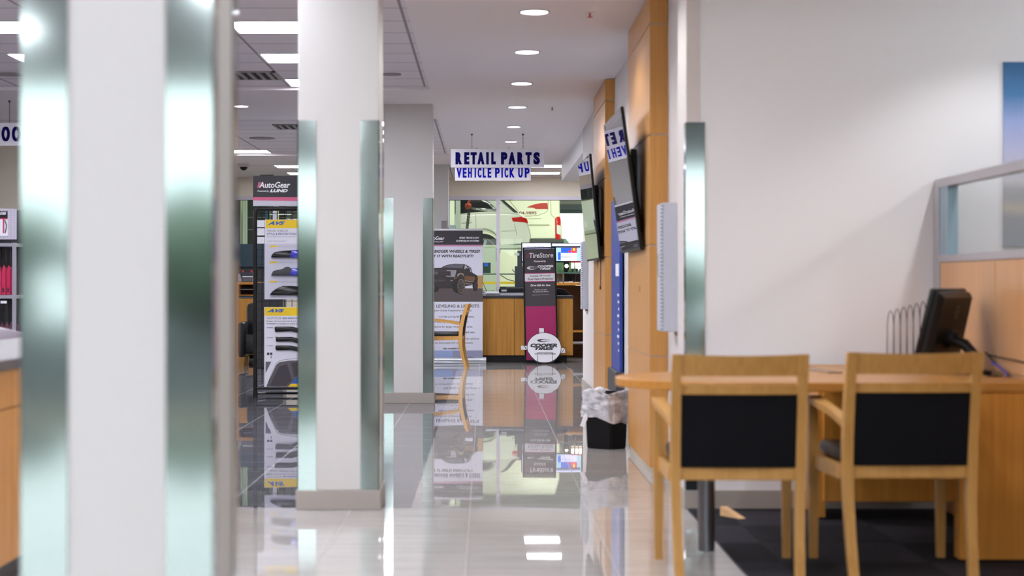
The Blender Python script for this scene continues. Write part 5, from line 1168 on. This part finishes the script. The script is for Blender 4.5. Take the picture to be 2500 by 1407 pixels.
# chain hoist
D_ = 38.0
t = thing('chain_hoist', 'orange chain hoist hanging in front of the white SUV', 'hoist', (X(1143, D_), D_, 2.3))
OR = mat('orange_enamel', (196, 78, 48), .5)
b = MB(); b.tube([(X(1147, D_), D_, 4.2), (X(1147, D_), D_, Z(488, D_)), (X(1143, D_), D_, Z(498, D_))], [.012, .025, .02], 8); obj('hook_line', b, OR, t)
b = MB(); b.box(X(1135.5, D_), X(1140.5, D_), D_-.05, D_+.05, Z(508, D_), Z(499, D_), .015); b.box(X(1143, D_), X(1151, D_), D_-.07, D_+.07, Z(507, D_), Z(498, D_), .02); b.box(X(1138, D_), X(1148, D_), D_-.03, D_+.03, Z(511, D_), Z(497, D_), .01); obj('hoist_body', b, OR, t)
b = MB(); n = 16
for k in range(n):
    f_ = k/(n-1); px_ = 1144-6*f_; py_ = 512+50*f_; c0 = Vector((X(px_, D_), D_, Z(py_, D_)))
    ring = [c0+Vector((.012*math.cos(a) if k % 2 else 0, 0 if k % 2 else .012*math.cos(a), .03*math.sin(a))) for a in [i*PI/4 for i in range(8)]]; b.tube(ring, .005, 5, close=True)
    c0 += Vector((.03, 0, .01)); ring = [c0+Vector((.012*math.cos(a) if k % 2 == 0 else 0, 0 if k % 2 == 0 else .012*math.cos(a), .03*math.sin(a))) for a in [i*PI/4 for i in range(8)]]; b.tube(ring, .005, 5, close=True)
obj('chain', b, mat('chain_dark', (70, 76, 72), .5, .5), t)
# van
DV = 49.0
def V(a, c): return (X(a, DV), Z(c, DV))
van = thing('white_van', 'cream white van with a red swoosh and the number ending 9895', 'van', (0, DV+1, 0))
VW = mat('cream_van_paint', (236, 236, 216), .3, coat=.3)
b = MB(); b.prism([V(960, 584), V(1372, 584), V(1374, 570), V(1371, 545), V(1367, 520), V(1366, 440), V(1355, 400), V(960, 400)], DV, DV+2.0, 'Y', bev=.05); obj('body', b, VW, van, smooth='auto')
b = MB(); b.prism([V(1280, 595), V(1376, 593), V(1377, 585), V(1368, 583), V(1296, 584)], DV-.03, DV+2.0, 'Y', bev=.02); obj('bumper', b, mat('dark_grey_bumper', (64, 66, 66), .6), van)
b = MB(); b.prism([V(960, 700), V(1280, 700), V(1290, 585), V(960, 585)], DV+.05, DV+1.9, 'Y'); obj('lower_body', b, VW, van)
obj('chassis', MB().box(X(1000, DV), X(1370, DV), DV+.5, DV+1.5, .3, 1.3), mat('dark_grey_bumper', (0, 0, 0)), van)
zq = lambda a, c: V(1090+a/7.353, 470+c/7.353)
b = MB(); b.prism([zq(*p) for p in ((1440, 270), (1500, 240), (1600, 208), (1700, 192), (1812, 190), (1822, 298), (1600, 298), (1580, 282), (1540, 272))], DV-.01, DV-.002, 'Y'); obj('red_swoosh', b, mat('red_vinyl', (190, 40, 34), .4), van)
b = MB(); text_into(b, '04-9895', zq(1305, 0)[0], zq(1618, 0)[0], zq(0, 396)[1], zq(0, 340)[1], DV-.006, bold=.015); obj('lettering', b, mat('maroon_vinyl', (120, 40, 34), .5), van, keep=True)
b = MB()
for p in ([(1120, 130), (1200, 230), (1290, 330)], [(1825, 130), (1825, 300), (1780, 360), (1650, 410), (1500, 425), (1400, 425)], [(1870, 130), (1880, 400), (1945, 460)], [(1430, 475), (1700, 470)]): b.tube([(zq(*q)[0], DV-.003, zq(*q)[1]) for q in p], .007, 5)
obj('panel_gap', b, mat('van_seam', (176, 180, 152), .6), van)
b = MB(); b.prism([zq(*p) for p in ((1950, 470), (1985, 435), (2035, 435), (2050, 480), (2050, 845), (1985, 850), (1955, 820))], DV-.04, DV+.1, 'Y', bev=.015); tl = obj('tail_light', b, mat('red_lens', (0, 0, 0)), van, smooth='auto')
b = MB(); b.prism([zq(*p) for p in ((1978, 580), (2048, 600), (2048, 765), (1978, 740))], DV-.05, DV-.041, 'Y'); obj('reverse_lens', b, mat('clear_lens', (220, 224, 220), .2), tl)
b = MB(); b.box(zq(1440, 0)[0], zq(1850, 0)[0], DV-.01, DV-.002, zq(0, 600)[1], zq(0, 572)[1]); obj('side_moulding', b, mat('dull_cream_strip', (176, 180, 150), .5), van)  # strip in a duller cream than the body
# workbench things in the workshop
D_ = 52.0
for q in (1010, 1315):
    b = MB(); b.lathe([(.34, DV+.1), (.37, DV+.14), (.37, DV+.34), (.34, DV+.38)], X(q, DV), .37, 32, 'Y'); b.lathe([(.34, DV+1.6), (.37, DV+1.64), (.37, DV+1.84), (.34, DV+1.88)], X(q, DV), .37, 32, 'Y')
    obj('wheel', b, mat('tyre_rubber', (0, 0, 0)), van, smooth='auto')
t = thing('workbench', 'pale green workbench added below the lift, standing in for glass reflections', 'workbench', (0.3, D_, 0))  # added bench imitates pale green reflections in the window glass
obj('bench_top', MB().box(X(1100, D_), X(1290, D_), D_, D_+.6, 1.12, 1.2), LM, t); obj('drawer_bank', MB().box(X(1222, D_), X(1246, D_), D_+.01, D_+.6, 1.2, Z(655, D_)+.1), mat('pale_box', (176, 198, 176), .5), t)
obj('drawer_bank', MB().box(X(1255, D_), X(1282, D_), D_+.01, D_+.6, 1.2, Z(655, D_)+.1), mat('pale_box', (0, 0, 0)), t)
for q in (1103, 1287): obj('leg', MB().box(X(q, D_)-.03, X(q, D_)+.03, D_+.02, D_+.58, 0, 1.12), LM, t)
t = thing('parts_shelving', 'dark shelving with blue and cream posts seen through the window above the parts display', 'shelving', (X(640, 38), 38, 0))
obj('dark_back', MB().box(X(560, 38), X(700, 38), 38, 38.05, 0, Z(480, 38)), mat('shelving_dark', (44, 50, 48), .7), t)
for a, c, m_ in ((587, 589, 'cream'), (648, 654, 'blue'), (658, 661, 'cream'), (664, 669, 'blue'), (673, 679, 'cream')):
    obj('post', MB().box(X(a, 37.8), X(c, 37.8), 37.8, 37.95, 0, Z(482, 38)), mat('cream_post', (206, 208, 170), .4) if m_ == 'cream' else mat('blue_post', (40, 92, 124), .4), t)
for q in (530, 560, 600, 640): obj('shelf', MB().box(X(602, 37.9), X(700, 37.9), 37.96, 37.995, Z(q+2, 38), Z(q, 38)), mat('shelf_steel', (120, 126, 118), .4), t)
tag(obj('added_cabinet', MB().box(X(1090, 42.6), X(1211, 42.6), 42.3, 42.8, 0, Z(607, 42.6), .01), mat('pale_mint_enamel', (190, 200, 188), .4)), 'pale green cabinet added below the raised white SUV, standing in for glass reflections', 'cabinet')  # added to give the glass reflection's pale green and cover the wheel
D_ = 36.0
t = thing('test_instrument', 'teal test instrument with a blue display beyond the window beside the banner', 'instrument', (X(1190, D_), D_, 0))
obj('case', MB().box(X(1177, D_), X(1198, D_), D_, D_+.2, Z(667, D_), Z(641, D_), .01), mat('teal_case', (70, 96, 96), .4), t)
obj('display', MB().box(X(1182, D_), X(1192, D_), D_-.004, D_-.001, Z(650, D_), Z(643, D_)), SCRB, t)
obj('cart', MB().box(X(1172, D_), X(1275, D_), D_, D_+.5, Z(671, D_), Z(668, D_)), mat('cart_steel', (120, 144, 136), .4, .4), t)
b = MB()
for q in (1176, 1270): b.tube([(X(q, D_), D_+.1, 0), (X(q, D_), D_+.1, Z(671, D_))], .02)
obj('leg', b, mat('cart_steel', (0, 0, 0)), t)
tag(obj('yellow_rail', MB().box(X(1100, 40), X(1300, 40), 40, 40.1, Z(694, 40), Z(688, 40)), mat('yellow_safety_paint', (200, 170, 40), .5)), 'low yellow safety rail across the workshop', 'rail')
b = MB(); b.tube([(X(1100, 40)+.1, 40.05, 0), (X(1100, 40)+.1, 40.05, Z(694, 40))], .03); b.tube([(X(1300, 40)-.1, 40.05, 0), (X(1300, 40)-.1, 40.05, Z(694, 40))], .03)
obj('post', b, mat('yellow_safety_paint', (0, 0, 0)), [o for o in bpy.data.objects if o.name == 'yellow_rail'][0])
# workshop lights
for i, (x, y, e_) in enumerate(((0, 38.5, 330), (2.5, 45.5, 420), (-5, 38, 120), (6, 52, 200))):
    t = thing('workshop_light', ['workshop tube light in front of the SUV', 'workshop tube light between SUV and van', 'workshop tube light at the left', 'workshop tube light at the right rear'][i], 'ceiling light', (x, y, 4.9), 0, 'workshop lights')
    obj('housing', MB().box(x-1.2, x+1.2, y-.15, y+.15, 4.9, 5.0), ALU, t); obj('hanger_rod', MB().tube([(x-.8, y, 5.0), (x-.8, y, 5.4)], .01), ALU, t); obj('hanger_rod', MB().tube([(x+.8, y, 5.0), (x+.8, y, 5.4)], .01), ALU, t)
    L = bpy.data.lights.new('workshop_tube', 'AREA'); L.shape = 'RECTANGLE'; L.size = 2.3; L.size_y = .28; L.energy = e_; L.color = (1, .99, .88)
    lo = bpy.data.objects.new('tube', L); C.objects.link(lo); lo.parent = t; lo.location = (0, 0, -.02)
